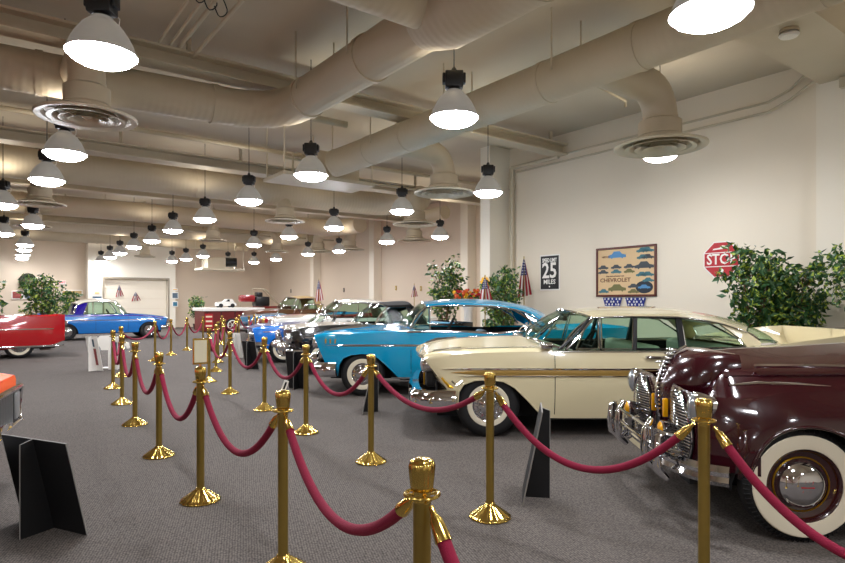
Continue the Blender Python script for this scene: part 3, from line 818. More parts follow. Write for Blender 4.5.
# ---------------------------------------------------------------- turquoise hardtop
def hardtop57():
    x0 = -1.74; Yn = 9.22
    c = Car('hardtop_car', 'turquoise two-door hardtop with whitewall tyres and a chrome side strip', 'car', (x0, Yn+.96, 0), 0, dict(
        paint=P_turq, step=.06, hoodu=.42, rocker=.1, zu=.26, lipmat=P_turq, rakef=.42, zf=.92, bowf=.04, fadef=.6, interior=M_seatb, seatz=.98,
        rows=[(0.0, (.86, .46), (.9, .56), (.91, .70), (.90, .93), (.86, .965), (.66, .93), (0, .93)),
              (.25, (.90, .34), (.935, .50), (.95, .70), (.93, .965), (.88, 1.0), (.70, .97), (0, 1.0)),
              (.8, (.92, .29), (.955, .47), (.965, .72), (.94, .99), (.88, 1.015), (.70, .995), (0, 1.05)),
              (1.4, (.93, .28), (.96, .47), (.965, .74), (.94, 1.02), (.86, 1.035), (.66, 1.03), (0, 1.10)),
              (2.3, (.93, .28), (.96, .47), (.965, .76), (.93, 1.03), (.87, 1.04), (.6, 1.04), (0, 1.05)),
              (2.9, (.93, .28), (.96, .47), (.965, .76), (.93, 1.0), (.87, 1.01), (.6, 1.0), (0, 1.0)),
              (3.2, (.93, .28), (.96, .47), (.965, .76), (.93, 1.03), (.87, 1.04), (.6, 1.02), (0, 1.02)),
              (3.9, (.92, .30), (.95, .47), (.96, .76), (.94, 1.04), (.85, 1.03), (.6, 1.0), (0, 1.02)),
              (4.6, (.90, .34), (.93, .50), (.945, .78), (.94, 1.07), (.83, 1.0), (.6, .93), (0, .94)),
              (5.05, (.84, .44), (.88, .55), (.90, .80), (.91, 1.08), (.80, .93), (.6, .85), (0, .86))],
        wheels=[dict(x=.80, R=.345, y=.93, arch=[(-.43, .3), (-.425, .36), (-.39, .50), (-.31, .60), (-.18, .655), (0, .675), (.14, .66), (.26, .60), (.4, .47), (.5, .37), (.585, .28)]),
                dict(x=3.72, R=.345, y=.90, arch=round_arch(.40, .27, 14, .28))],
        cockpit=(1.62, 3.62), doors=[(1.56, 2.76)], hood=(.1, 1.45), trunk=(4.0, 4.98)))
    c.body(); c.wheels('disc')
    c.roof(dict(belt=1.03, wb=.87, side=[(1.80, 1.44), (2.2, 1.465), (2.8, 1.45), (3.2, 1.40), (3.5, 1.30), (3.62, 1.22)], wr3=[.66, .70, .70], crown3=[.05, .075, .05], paint=P_turq,
                bowf=.08, bowr=.22, ws=(1.36, 1.56, 1.10, 1.06, .86), bl=(4.0, 3.70, 1.04, 1.05, .80), wspow=3, skirt=.045))
    c.pillar([(3.36, 1.33), (3.62, 1.20), (3.70, 1.12), (3.62, 1.07), (3.48, 1.14)])
    for sg in (-1, 1):
        b = newbm(); tube(b, [(3.30, sg*(c.sy(3.3, 1.30)+.012), 1.31), (3.48, sg*(c.sy(3.5, 1.2)+.012), 1.17), (3.68, sg*(c.sy(3.6, 1.06)+.012), 1.06)], .028, 8, sy=.5); c.part('pillar_trim', b, M_chrome)
    c.window([(1.56, 1.05), (1.80, 1.38), (1.86, 1.39), (1.86, 1.04)], name='vent_window')
    for sg in (-1, 1):
        b = newbm(); tube(b, [(1.90, sg*(c.sy(1.9, 1.40)-.01), 1.41), (2.3, sg*(c.sy(2.3, 1.41)), 1.42), (2.85, sg*(c.sy(2.85, 1.4)), 1.405), (3.2, sg*c.sy(3.2, 1.34), 1.345), (3.40, sg*c.sy(3.4, 1.2), 1.22), (3.52, sg*c.sy(3.5, 1.08), 1.08)], .014, 6)
        c.part('window_opening_trim', b, M_chrome)
    c.strip(1.5, 3.66, lambda x: c.cps(x)[3][1]-.012, .03, M_chrome, 'belt_moulding')
    c.strip(.18, 4.6, lambda x: .80-.022*max(0, x-1.5)**1.3, .03, M_chrome, 'side_strip', taper=(0, 0))
    c.strip(1.25, 3.3, .285, .03, M_chrome, 'sill_moulding')
    for k in range(3):
        for sg in (-1, 1):
            b = newbm(); x = .2+.085*k
            tube(b, [c.warp(x+.0, sg*(c.ys(x, .90)+.012), .90), c.warp(x-.01, sg*(c.ys(x, .835)+.012), .832)], .011, 6); c.part('fender_hash_mark', b, M_gold)
    for x in (2.55,):
        for sg in (-1, 1):
            b = newbm(); y = c.ys(x, .94); bbox(b, x-.1, x+.09, min(sg*y, sg*(y+.04)), max(sg*y, sg*(y+.04)), .925, .95, .008); c.part('door_handle', b, M_chrome)
    pf = [(0, .0), (.05, .03), (.08, .09), (.07, .15), (.03, .21), (.0, .23), (-.05, .21), (-.05, .03)]
    c.bumper([(.02, 0), (.02, .35), (.03, .7), (.07, .88), (.14, .975), (.28, 1.0), (.40, .99)], [(o, z+.31) for o, z in pf])
    for sg in (-1, 1):
        b = newbm(); lathe(b, [(.0, .14), (.04, .12), (.08, .04), (.09, -.05)], 16, Matrix.Translation((-.03, sg*.5, .56)) @ Matrix.Rotation(-PI/2, 4, 'Y')); c.part('bumper_bullet', b, M_chrome)
    c.bumper([(5.2, 0), (5.18, .5), (5.08, .85), (4.95, .97), (4.7, 1.0)], [(o, z+.38) for o, z in pf], name='rear_bumper')
    b = newbm(); bbox(b, .07, .17, -.66, .66, .56, .82, .02)
    for k in range(9): rod(b, (.06, -.62+.0, .6+.026*k), (.06, .62, .6+.026*k), .006, 6)
    c.part('grille', b, M_chrome)
    c.lamp(.05, .76, .83, .085)
    b = newbm()
    for sg in (-1, 1): tube(b, [(.1, sg*.3, .985), (.5, sg*.32, 1.035), (1.0, sg*.34, 1.07)], [.02, .03, .006], 8)
    c.part('hood_ornament', b, M_chrome)
    b = newbm(); tube(b, [(1.55, -.84, 1.06), (1.5, -.9, 1.10), (1.5, -.93, 1.12)], .012, 6); lathe(b, [(0, -.02), (.05, -.01), (.055, .01), (0, .02)], 14, Matrix.Translation((1.5, -.95, 1.13)) @ Matrix.Rotation(PI/2, 4, 'Y')); c.part('side_mirror', b, M_chrome)
    return c
hardtop57()

# ---------------------------------------------------------------- cream four-window hardtop
def cream58():
    c = Car('hardtop_car', 'cream hardtop with gold side stripe parked in front of the turquoise car', 'car', (-.08, 6.40+.99, 0), 0, dict(
        paint=P_cream, step=.05, hoodu=.36, rocker=.06, zu=.2, lipmat=P_cream, rakef=.75, zf=.86, bowf=.10, fadef=.65, interior=M_seatg, seatz=.99,
        rows=[(0.0, (.88, .48), (.92, .58), (.935, .70), (.94, .845), (.88, .895), (.70, .86), (0, .84)),
              (.14, (.90, .42), (.945, .56), (.955, .72), (.955, .885), (.90, .935), (.72, .90), (0, .95)),
              (.5, (.92, .27), (.965, .50), (.975, .74), (.955, .915), (.88, .96), (.72, .95), (0, 1.03)),
              (1.3, (.94, .215), (.975, .45), (.98, .76), (.955, .94), (.88, .975), (.7, .985), (0, 1.06)),
              (1.7, (.94, .21), (.98, .45), (.985, .76), (.955, .945), (.88, .965), (.65, .975), (0, 1.02)),
              (2.9, (.94, .21), (.98, .45), (.985, .76), (.955, .945), (.88, .96), (.6, .96), (0, .96)),
              (3.6, (.94, .22), (.975, .45), (.98, .76), (.955, .965), (.88, .99), (.6, .99), (0, 1.0)),
              (4.3, (.92, .25), (.96, .47), (.97, .76), (.96, 1.06), (.87, 1.02), (.6, .96), (0, .97)),
              (4.9, (.90, .32), (.935, .50), (.95, .78), (.955, 1.13), (.86, 1.0), (.6, .90), (0, .90)),
              (5.2, (.84, .42), (.88, .55), (.90, .80), (.93, 1.15), (.84, .95), (.6, .82), (0, .82))],
        wheels=[dict(x=.80, R=.35, y=.945, ww=.05, arch=[(-.41, .3), (-.405, .38), (-.37, .50), (-.29, .585), (-.16, .63), (0, .64), (.16, .62), (.28, .555), (.42, .42), (.52, .31), (.62, .215)]),
                dict(x=3.8, R=.35, y=.92, arch=round_arch(.40, .25, 14, .25))],
        cockpit=(1.50, 3.72), doors=[(1.52, 2.74), (2.76, 3.55)], hood=(.1, 1.4), trunk=(4.2, 5.1)))
    c.body(); c.wheels('disc')
    c.roof(dict(belt=.945, wb=.88, side=[(2.0, 1.335), (2.4, 1.35), (2.9, 1.345), (3.4, 1.28), (3.75, 1.17)], wr3=[.68, .73, .70], crown3=[.055, .08, .06],
                bowf=.2, bowr=.25, ws=(1.34, 1.62, 1.05, .965, .88), bl=(4.35, 3.85, 1.0, 1.0, .78), wspow=3.5, skirt=.04, paint=P_cream))
    # dog-leg A pillar, chrome
    for sg in (-1, 1):
        b = newbm(); tube(b, [(1.66, sg*.885, .955), (1.74, sg*.86, 1.03), (1.90, sg*.80, 1.2), (2.0, sg*.73, 1.3)], .026, 8, sy=.6); c.part('windshield_pillar', b, M_chrome)
        b = newbm(); tube(b, [(1.58, sg*.89, .955), (1.70, sg*.865, 1.05), (1.86, sg*.80, 1.2), (1.96, sg*.735, 1.3)], .014, 8); c.part('pillar_seal', b, M_dark)
    c.window([(1.78, .96), (1.97, 1.295), (2.08, 1.30), (2.03, .96)], name='vent_window', frame=.013)
    c.window([(2.06, .96), (2.11, 1.30), (2.46, 1.305), (2.40, .96)], name='front_side_window', frame=.010)
    c.window([(2.44, .96), (2.50, 1.305), (2.95, 1.295), (2.93, .96)], name='rear_side_window', frame=.012, fm=M_dark)
    c.window([(2.99, .96), (3.0, 1.29), (3.32, 1.24), (3.62, 1.06), (3.66, .98)], name='quarter_window', frame=.012)
    c.pillar([(2.93, .95), (2.95, 1.31), (3.0, 1.31), (2.985, .95)], M_dark, 'window_divider')
    c.pillar([(2.405, .95), (2.465, 1.31), (2.495, 1.31), (2.435, .95)], M_dark, 'window_divider')
    c.pillar([(3.40, 1.27), (3.74, 1.16), (3.86, 1.03), (3.82, .98), (3.68, .98), (3.64, 1.07)], P_cream)
    c.strip(1.5, 3.8, lambda x: c.cps(x)[3][1]-.006, .016, M_chrome, 'belt_moulding')
    zt = lambda x: .725-.002*x
    c.strip(.21, 4.9, lambda x: zt(x)+.028, .022, M_chrome, 'upper_side_strip', taper=(0, 0))
    c.strip(.45, 4.9, lambda x: zt(x)-.048, .018, M_chrome, 'lower_side_strip', taper=(0, 0))
    c.strip(.34, 4.9, lambda x: zt(x)-.012, .052, mat('gold_stripe', '#a58442', .35, .3, .3), 'side_stripe_insert', out=.005, taper=(0, 0))
    for sg in (-1, 1):
        b = newbm(); P3 = [c.warp(x, sg*(c.ys(x, z)+.014), z) for x, z in ((.33, .625), (.40, .575), (.50, .625))]; tube(b, P3, .009, 6); c.part('v_emblem', b, M_chrome)
        b = newbm(); y = c.ys(2.62, .875); bbox(b, 2.5, 2.74, min(sg*y, sg*(y+.05)), max(sg*y, sg*(y+.05)), .865, .895, .01); c.part('door_handle', b, M_chrome)
    pf = [(.0, .0), (.06, .02), (.08, .08), (.07, .15), (.02, .2), (-.05, .2), (-.05, .0)]
    c.bumper([(-.02, 0), (-.015, .4), (.0, .72), (.03, .9), (.11, .99), (.26, 1.02), (.44, 1.015)], [(o, z+.325) for o, z in pf])
    for sg in (-1, 1):
        b = newbm(); bbox(b, -.055, -.02, sg*.8-.03, sg*.8+.03, .40, .43, .006, 2); c.part('bumper_lamp', b, M_amber)
    b = newbm(); bbox(b, .12, .22, -.78, .78, .53, .74, .02); g = c.part('grille', b, M_dark)
    b = newbm()
    for k in range(14): rod(b, (.10, -.72+.11*k, .55), (.10, -.72+.11*k, .72), .010, 6)
    c.part('grille_bars', b, M_gold, parent=g)
    for sg in (-1, 1):
        b = newbm()
        for k in range(3): rod(b, c.warp(.12+.055*k, sg*(c.ys(.14, .6)+.01), .655-.045*k), c.warp(.24+.05*k, sg*(c.ys(.24, .5)+.01), .545), .013, 6)
        c.part('corner_grille', b, M_gold)
    c.lamp(.13, .80, .79, .088, d=.07)
    b = newbm(); tube(b, [(.12, 0, .965), (.25, 0, 1.0), (.5, 0, 1.035)], [.012, .03, .01], 8); c.part('hood_ornament', b, M_chrome)
    for sg in (-1, 1):
        b = newbm(); tube(b, [c.warp(.15+i*.05, sg*(.90), .945+.005*i) for i in range(8)], .010, 6); c.part('fender_top_moulding', b, M_chrome)
    for sg in (-1, 1):
        b = newbm(); tube(b, [(1.5, sg*.91, .95), (1.46, sg*.93, .99)], .012, 6); bbox(b, 1.36, 1.50, sg*.95-.06, sg*.95+.06, .97, 1.04, .02, 2); c.part('side_mirror', b, M_chrome)
    b = newbm(); rod(b, (1.93, 0, 1.36), (1.90, 0, 1.30), .008); bbox(b, 1.80, 1.86, -.16, .16, 1.25, 1.31, .015); rod(b, (1.90, 0, 1.30), (1.83, 0, 1.28), .008); c.part('rear_view_mirror', b, M_dark)
    b = newbm()
    for sg in (-1, 1): tube(b, [(1.2+.12*abs(sg), sg*.35, 1.075), (1.35, sg*.15, 1.16), (1.45, sg*.03, 1.2)], .006, 5)
    c.part('wipers', b, M_chrome)
    c.bumper([(5.32, 0), (5.3, .5), (5.2, .85), (5.05, .98), (4.8, 1.01)], [(o, z+.36) for o, z in pf], name='rear_bumper')
    return c
cream58()

# ---------------------------------------------------------------- maroon 1940s sedan
def maroon40():
    """narrow hood between bulbous pontoon fenders"""
    root_x, Yn = 1.56, 3.60
    c = Car('vintage_sedan', 'dark maroon 1940s car with a wide whitewall tyre, chrome bars and amber fog lamps', 'car', (root_x+.05, Yn+.97, 0), math.radians(-4), dict(
        paint=P_maroon, step=.05, nS=14, nT=30, hoodu=.60, rocker=.05, zu=.26, lips=True, lipmat=P_maroon, bowf=.10, rakef=0, fadef=.5, interior=mat('tan_seat', '#8d7a5c', .7),
        rows=[(.30, (.78, .42), (.84, .48), (.83, .58), (.76, .66), (.60, .66), (.30, .62), (0, .64)),
              (.36, (.82, .38), (.885, .46), (.88, .60), (.80, .76), (.62, .73), (.34, .72), (0, .74)),
              (.55, (.86, .28), (.925, .45), (.915, .68), (.83, .875), (.63, .83), (.38, 1.0), (0, 1.085)),
              (.75, (.88, .28), (.94, .48), (.935, .74), (.84, .92), (.64, .84), (.42, 1.01), (0, 1.125)),
              (1.1, (.89, .28), (.945, .48), (.94, .75), (.84, .925), (.66, .84), (.46, 1.02), (0, 1.14)),
              (1.5, (.90, .28), (.95, .46), (.935, .72), (.84, .88), (.70, .84), (.53, 1.04), (0, 1.17)),
              (1.9, (.88, .26), (.92, .42), (.91, .66), (.83, .80), (.76, .88), (.62, 1.08), (0, 1.19)),
              (2.15, (.86, .26), (.89, .42), (.89, .66), (.84, .86), (.79, .98), (.70, 1.12), (0, 1.19)),
              (3.6, (.86, .26), (.89, .42), (.89, .70), (.85, .98), (.81, 1.08), (.70, 1.14), (0, 1.16)),
              (4.2, (.88, .30), (.93, .45), (.92, .66), (.82, .86), (.72, .98), (.6, 1.04), (0, 1.08)),
              (4.9, (.76, .40), (.80, .50), (.78, .60), (.68, .70), (.55, .72), (.4, .74), (0, .76))],
        wheels=[dict(x=.80, R=.352, y=.90, rk=.64, ww=.083, tw=.17, arch=round_arch(.40, .325, 20, .28)),
                dict(x=3.75, R=.352, y=.88, rk=.64, ww=.083, tw=.17, arch=round_arch(.36, .30, 14, .28))],
        cockpit=(2.2, 3.9), doors=[(2.25, 3.2)], hood=(.52, 2.1), trunk=(4.1, 4.8), seats=(3.1,)))
    c.body()
    c.wheels('cap', rimm=P_maroon)
    M_rib = M_chrome
    # tyre tread grooves and trim rings
    for w in c.P['wheels'][:1]:
        for sg in (-1, 1):
            Mx = Matrix.Translation((w['x'], sg*w['y'], w['R'])) @ Matrix.Rotation(-sg*PI/2, 4, 'X')
            b = newbm()
            for k in range(72):
                a = k*2*PI/72
                p = [(w['R']+.0005, -.03), (w['R']-.006, -.018), (w['R']-.026, -.008)]
                tube(b, [Mx @ Vector((r*math.cos(a), r*math.sin(a), z)) for r, z in p], .0045, 4)
            tr = c.part('tyre_tread', b, M_tyre, False)
            b = newbm(); ri = w['R']*.64
            for q in (.74,):
                lathe(b, [(ri*q-.004, -.043), (ri*q, -.036), (ri*q+.006, -.043)], 40, Mx)
            c.part('hub_ring', b, M_gold, 'a', parent=tr)
            b = newbm()
            for k in range(3):
                p0 = Vector((-.03+.022*k, -.03, .026)); p1 = Vector((-.012+.022*k, .04, .026)); rod(b, Mx @ p0, Mx @ p1, .006, 6)
            bbox(b, -.04, .04, -.005, .006, .024, .034, .003, 1, Mx)
            c.part('hub_emblem', b, M_red, parent=tr)
    c.roof(dict(belt=1.12, wb=.80, side=[(2.45, 1.56), (2.8, 1.60), (3.3, 1.58), (3.7, 1.48), (4.0, 1.30)], wr3=[.58, .64, .58], crown3=[.06, .09, .07], bowf=.08, bowr=.1,
                ws=(2.12, 2.3, 1.19, 1.14, .72), bl=(4.25, 4.1, 1.06, 1.04, .60), skirt=.05, drip=True, framemat=M_chrome))
    c.pillar([(2.95, 1.10), (3.0, 1.56), (3.3, 1.56), (3.75, 1.44), (4.0, 1.26), (4.1, 1.06), (3.3, 1.1)], P_maroon)
    c.window([(2.3, 1.13), (2.48, 1.50), (2.95, 1.52), (2.93, 1.12)])
    # prow: the rounded vertical nose in front of the hood, with chrome centre fin
    b = newbm(); N = 20; prev = None
    rows = [(.30, .42, .17), (.42, .32, .24), (.56, .24, .29), (.72, .205, .33), (.86, .21, .355), (.98, .25, .365), (1.07, .32, .36), (1.125, .42, .33), (1.13, .55, .25)]
    for z, xf, wd in rows:
        r = []
        for i in range(N+1):
            a = -PI/2+PI*i/N; xx = .66-(.66-xf)*math.cos(a)**.8 if math.cos(a) > 0 else .66
            r.append(b.verts.new((xx, wd*math.sin(a)*1.05, z-.02*(1-math.cos(a)))))
        if prev:
            for i in range(N): b.faces.new((prev[i], prev[i+1], r[i+1], r[i]))
        prev = r
    b.faces.new(prev)
    pr = c.part('nose', b, P_maroon, True)
    b = newbm(); tube(b, [(.41, 0, .32), (.31, 0, .43), (.23, 0, .57), (.193, 0, .72), (.20, 0, .86), (.24, 0, .985), (.31, 0, 1.08), (.42, 0, 1.145)], .014, 8, sy=.7); c.part('nose_strip', b, M_chrome, parent=pr)
    # chrome beads of the upper nose, right and left
    for sg in (-1, 1):
        b = newbm()
        for k in range(15):
            z = .66+.032*k; xf = .20+max(0, z-.8)**2*.9
            bbox(b, xf-.004, xf+.05, sg*.028-.016, sg*.028+.016, z, z+.018, .004, 1)
        c.part('nose_louvres', b, M_chrome, parent=pr)
    # leaf-shaped catwalk grilles of horizontal bars
    for sg in (-1, 1):
        def SF(y, z):
            q = max(0, y-.62)/.30; return .245+.30*max(0, q)**2.4+.9*max(0, z-.80)**1.6+.5*max(0, .42-z)**1.5-.02*math.sin(PI*min(1, max(0, (y-.25)/.5)))
        g = newbm(); outline = []
        for k in range(25):
            z = .37+.0205*k; t = (z-.36)/.5
            half = .205*math.sin(PI*min(1, t*.90+.05))**.75
            cy = .46-.10*(t-.4)
            ps = [Vector((SF(cy+half*e, z)-.022-.02*(1-e*e), sg*(cy+half*e), z)) for e in (-1, -.5, 0, .5, 1)]
            tube(g, ps, .0062, 6); outline.append(ps)
        tube(g, [p[0] for p in outline]+[p[-1] for p in outline[::-1]]+[outline[0][0]], .007, 6)
        gr = c.part('catwalk_grille', g, M_chrome)
        b = newbm()
        for p, q in zip(outline[:-1], outline[1:]):
            d = Vector((.016, 0, 0))
            for i in range(4): b.faces.new([b.verts.new(v+d) for v in (p[i], p[i+1], q[i+1], q[i])])
        c.part('grille_backing', b, M_dark, False, parent=gr)
        b = newbm(); rr = []
        for i in range(17):
            t = i/16; z = .41+.47*t; row = []
            for j in range(17):
                u = j/16; y = .16+.755*u
                row.append(b.verts.new((SF(y, z), sg*(y-.10*t**4*u), z-.02*u*u*t)))
            rr.append(row)
        for r, q in zip(rr[:-1], rr[1:]):
            for j in range(16): b.faces.new((r[j], q[j], q[j+1], r[j+1]))
        c.part('fender_front', b, P_maroon, True)
        # flush headlamp in teardrop chrome shell on the fender
        Mx = Matrix.Translation((.225, sg*.70, .79)) @ Matrix.Rotation(math.radians(-90), 4, 'Y')
        b = newbm(); lathe(b, [(.04, -.16), (.065, -.08), (.076, -.03), (.079, 0), (.075, .02), (.07, .014)], 28, Mx @ Matrix.Diagonal((1.35, 1, 1, 1))); h = c.part('headlight', b, M_chrome)
        b = newbm(); lathe(b, [(.07, .012), (.055, .035), (.03, .048), (0, .05)], 24, Mx @ Matrix.Diagonal((1.35, 1, 1, 1))); c.part('lens', b, mat('ribbed_lens', '#b9bfc4', .1, .7), parent=h)
        b = newbm(); tube(b, [(.42, sg*.735, .945), (.60, sg*.73, .96), (.85, sg*.73, .955), (1.05, sg*.73, .945)], [.012, .022, .018, .004], 8, sy=.6); c.part('headlight_fin', b, M_chrome)
        # fog lamps
        Mx = Matrix.Translation((.10, sg*.42, .585)) @ Matrix.Rotation(-PI/2, 4, 'Y')
        b = newbm(); lathe(b, [(0, -.10), (.04, -.09), (.06, -.05), (.068, 0), (.062, .01)], 24, Mx); rod(b, (.14, sg*.42, .53), (.14, sg*.42, .42), .012, 8); h = c.part('fog_lamp', b, M_chrome)
        b = newbm(); lathe(b, [(.062, .008), (.04, .024), (0, .03)], 24, Mx); c.part('lens', b, M_amber, parent=h)
        b = newbm(); bbox(b, .20, .24, sg*.13-.012, sg*.13+.012, .62, .76, .01, 2); c.part('marker_lamp', b, M_amber)
    # hood side strip and fender speed strip
    for sg in (-1, 1):
        b = newbm(); tube(b, [(.72, sg*.44, 1.04), (.75, sg*.475, 1.045), (1.1, sg*.515, 1.05), (1.6, sg*.60, 1.05), (2.1, sg*.75, 1.05)], .016, 6); c.part('hood_side_strip', b, M_chrome)
        b = newbm(); tube(b, [(.75, sg*.44, .955), (1.4, sg*.52, .955), (2.1, sg*.80, .93)], .007, 6); c.part('hood_seam', b, M_dark)
    # bumper with guards and upper bars
    pf = [(.0, .0), (.03, .03), (.015, .06), (.03, .09), (.0, .125), (-.015, .1), (-.015, .02)]
    c.bumper([(.06, 0), (.065, .3), (.09, .55), (.15, .76), (.23, .89), (.33, .95)], [(o, z+.35) for o, z in pf])
    for y in (-.62, -.36, .36, .62):
        b = newbm(); yy = y
        tube(b, [(.07, yy, .30), (.01, yy, .36), (.0, yy, .45), (.01, yy, .58), (.05, yy, .66 if abs(y) < .5 else .60)], [.02, .03, .032, .028, .018], 10); c.part('bumper_guard', b, M_chrome)
    for z in (.50, .60):
        b = newbm(); tube(b, [(.12, -.74, z), (.05, -.6, z), (.01, -.36, z), (.0, 0, z), (.01, .36, z), (.05, .6, z), (.12, .74, z)], .014, 8); c.part('bumper_rail', b, M_chrome)
    for sg in (-1, 1):
        b = newbm()
        for k in range(5): tube(b, [(.02, sg*(.36+.052*k), .48), (.015, sg*(.36+.052*k), .62)], .009, 6)
        c.part('rail_posts', b, M_chrome)
    b = newbm(); rod(b, (2.3, -.86, 1.13), (2.2, -.95, 1.16), .01); c.part('mirror_stem', b, M_chrome)
    return c
maroon40()
# ================================================================ the rest of the collection (simpler builds)
def gcar(name, label, loc, rz, paint, L=4.8, W=.93, hz=.98, beltz=.95, roof='hard', roofm=None, hoodm=None, ww=True, tail=1.0, nose=.85, R_=.34, seatm=None, hub='disc', wsx=1.55, roofz=1.36, bump=.36, two=None, grillem=None, skirt=False, bow=.08, pillm=None, rb=True, lidm=None):
    s_ = L/4.8
    c = Car(name, label, 'car', loc, rz, dict(paint=paint, step=.12, nS=8, nT=8, hoodu=.3, rocker=.08, zu=.24, lips=False, rakef=.25, zf=.8, bowf=bow, interior=seatm or M_seatr, hoodpaint=hoodm or paint, lidpaint=lidm or hoodm or paint,
        rows=[(0, (W-.1, .46), (W-.05, .54), (W-.04, .66), (W-.06, nose-.06), (W-.12, nose-.02), (W-.28, nose-.04), (0, nose-.04)),
              (.3*s_, (W-.05, .32), (W-.01, .5), (W, .68), (W-.04, nose), (W-.1, nose+.03), (W-.26, nose+.02), (0, nose+.05)),
              (1.4*s_, (W-.03, .26), (W, .46), (W+.01, .70), (W-.03, beltz), (W-.1, beltz+.02), (W-.26, hz), (0, hz+.04)),
              (3.4*s_, (W-.03, .26), (W, .46), (W+.01, .70), (W-.03, beltz), (W-.1, beltz+.02), (W-.26, beltz+.02), (0, beltz+.03)),
              (4.4*s_, (W-.05, .32), (W-.02, .5), (W, .70), (W-.02, tail), (W-.12, tail-.03), (W-.26, tail-.08), (0, tail-.07)),
              (L, (W-.1, .44), (W-.06, .54), (W-.05, .68), (W-.04, tail+.02), (W-.13, tail-.06), (W-.28, tail-.14), (0, tail-.14))],
        wheels=[dict(x=.80*s_, R=R_, y=W-.03, rk=.55, arch=round_arch(.385, .29, 12, .27)), dict(x=3.75*s_, R=R_, y=W-.04-(.03 if skirt else 0), rk=.55, arch=[(-.3, .24), (0, .28), (.3, .24)] if skirt else round_arch(.385, .27, 12, .27))],
        cockpit=(wsx-.05, 3.45*s_), doors=[(wsx+.0, wsx+1.15)], hood=(.15, wsx-.15), trunk=(3.7*s_, L-.1), seatz=beltz+.02))
    c.body(); c.wheels(hub, ww)
    if roof in ('hard', 'soft'):
        rm = roofm or paint; xe = 3.3*s_
        c.roof(dict(belt=beltz, wb=W-.09, side=[(wsx+.45, roofz-.03), (wsx+1.0, roofz), (xe-.2, roofz-.04), (xe+.05, roofz-.14)], wr3=[W-.27, W-.23, W-.25], crown3=[.05, .08, .05], paint=rm, bowf=.1, bowr=.12, nx=14,
                    ws=(wsx-.12, wsx+.12, hz+.02, beltz, W-.09), bl=(3.55*s_, 3.5*s_, beltz+.02, beltz, W-.15), skirt=.05, drip=roof == 'hard'))
        c.pillar([(xe-.30, roofz-.06), (xe+.05, roofz-.16), (3.48*s_, beltz), (3.2*s_, beltz)], pillm or rm)
        c.window([(wsx+.15, beltz+.01), (wsx+.48, roofz-.08), (wsx+1.2, roofz-.06), (wsx+1.2, beltz+.01)], name='front_side_window')
        c.window([(wsx+1.23, beltz+.01), (wsx+1.23, roofz-.06), (xe-.28, roofz-.1), (3.15*s_, beltz+.01)], name='rear_side_window')
    else:      # open car: raked windshield only
        for sg in (-1, 1): pass
        b = newbm(); n = 12; lo = []; hi = []
        for i in range(n+1):
            u = -1+2*i/n; lo.append(Vector((wsx-.1+.22*abs(u)**3, u*(W-.1), beltz+.02))); hi.append(Vector((wsx+.22+.12*abs(u)**3, u*(W-.2), roofz-.04)))
        vl = [b.verts.new(p) for p in lo]; vh = [b.verts.new(p) for p in hi]
        for i in range(n): b.faces.new((vl[i], vl[i+1], vh[i+1], vh[i]))
        gl = c.part('windshield', b, M_glass, True)
        b = newbm(); tube(b, lo+hi[::-1]+[lo[0]], .018, 6); c.part('windshield_frame', b, M_chrome, True, parent=gl)
    if two:
        c.strip(.3, L-.2, lambda x: .62, .2, two, 'side_colour_panel', out=.004)
    c.strip(.3, L-.3, .76, .025, M_chrome, 'side_strip')
    pf = [(0, 0), (.05, .03), (.06, .1), (.03, .16), (-.04, .16), (-.04, 0)]
    c.bumper([(-.02, 0), (0, .5), (.05, W-.12), (.14, W), (.36, W+.03)], [(o, z+bump) for o, z in pf])
    if rb: c.bumper([(L+.1, 0), (L+.08, .5), (L+.03, W-.12), (L-.06, W), (L-.3, W+.03)], [(o, z+bump) for o, z in pf], name='rear_bumper')
    b = newbm(); bbox(b, .05, .14, -W+.3, W-.3, .52, .70, .02); g = c.part('grille', b, grillem or M_dark)
    b = newbm()
    for k in range(5): tube(b, [(.04, -W+.3, .53+.036*k), (.015, 0, .53+.036*k), (.04, W-.3, .53+.036*k)], .007, 5)
    for k in range(9): rod(b, (.035, -W+.34+.155*k, .52), (.035, -W+.34+.155*k, .70), .006, 5)
    c.part('grille_bars', b, M_chrome, parent=g)
    c.lamp(.06, W-.18, nose-.17, .085)
    c.lamp(L-.03, W-.16, tail-.2, .06, name='tail_lamp', m=M_red, d=-.05)
    return c
bc = gcar('convertible_car', 'black car with cream hood, black fabric top and chrome front, behind the turquoise car', (-3.0, 12.58, 0), math.radians(22), P_black, roof='soft', roofm=mat('black_canvas', '#141210', .9), nose=.93, hz=1.0, beltz=.99, roofz=1.43, seatm=M_seatb, hub='wire', grillem=M_chrome, L=4.15, wsx=1.7, hoodm=P_white, lidm=P_black)
for sg in (-1, 1):
    b = newbm(); lathe(b, [(0, .16), (.05, .13), (.10, .04), (.11, -.05)], 16, Matrix.Translation((-.02, sg*.42, .55)) @ Matrix.Rotation(-PI/2, 4, 'Y')); bc.part('bumper_bullet', b, M_chrome, True)
    b = newbm(); lathe(b, [(.10, -.06), (.12, .0), (.11, .03), (.06, .05), (0, .06)], 20, Matrix.Translation((.02, sg*.72, .72)) @ Matrix.Rotation(-PI/2, 4, 'Y')); bc.part('headlight_bezel', b, M_chrome, True)
    b = newbm(); tube(b, [(-.02, sg*.2, .50), (-.03, sg*.5, .62), (.02, sg*.85, .58)], .03, 8); bc.part('grille_wing', b, M_chrome, True)
gcar('hardtop_car', 'white roofed car parked behind the black soft top', (-4.45, 17.15, 0), math.radians(18), P_white, roof='hard', nose=1.0, hz=1.06, beltz=1.0, roofz=1.50, two=P_black, L=4.9)
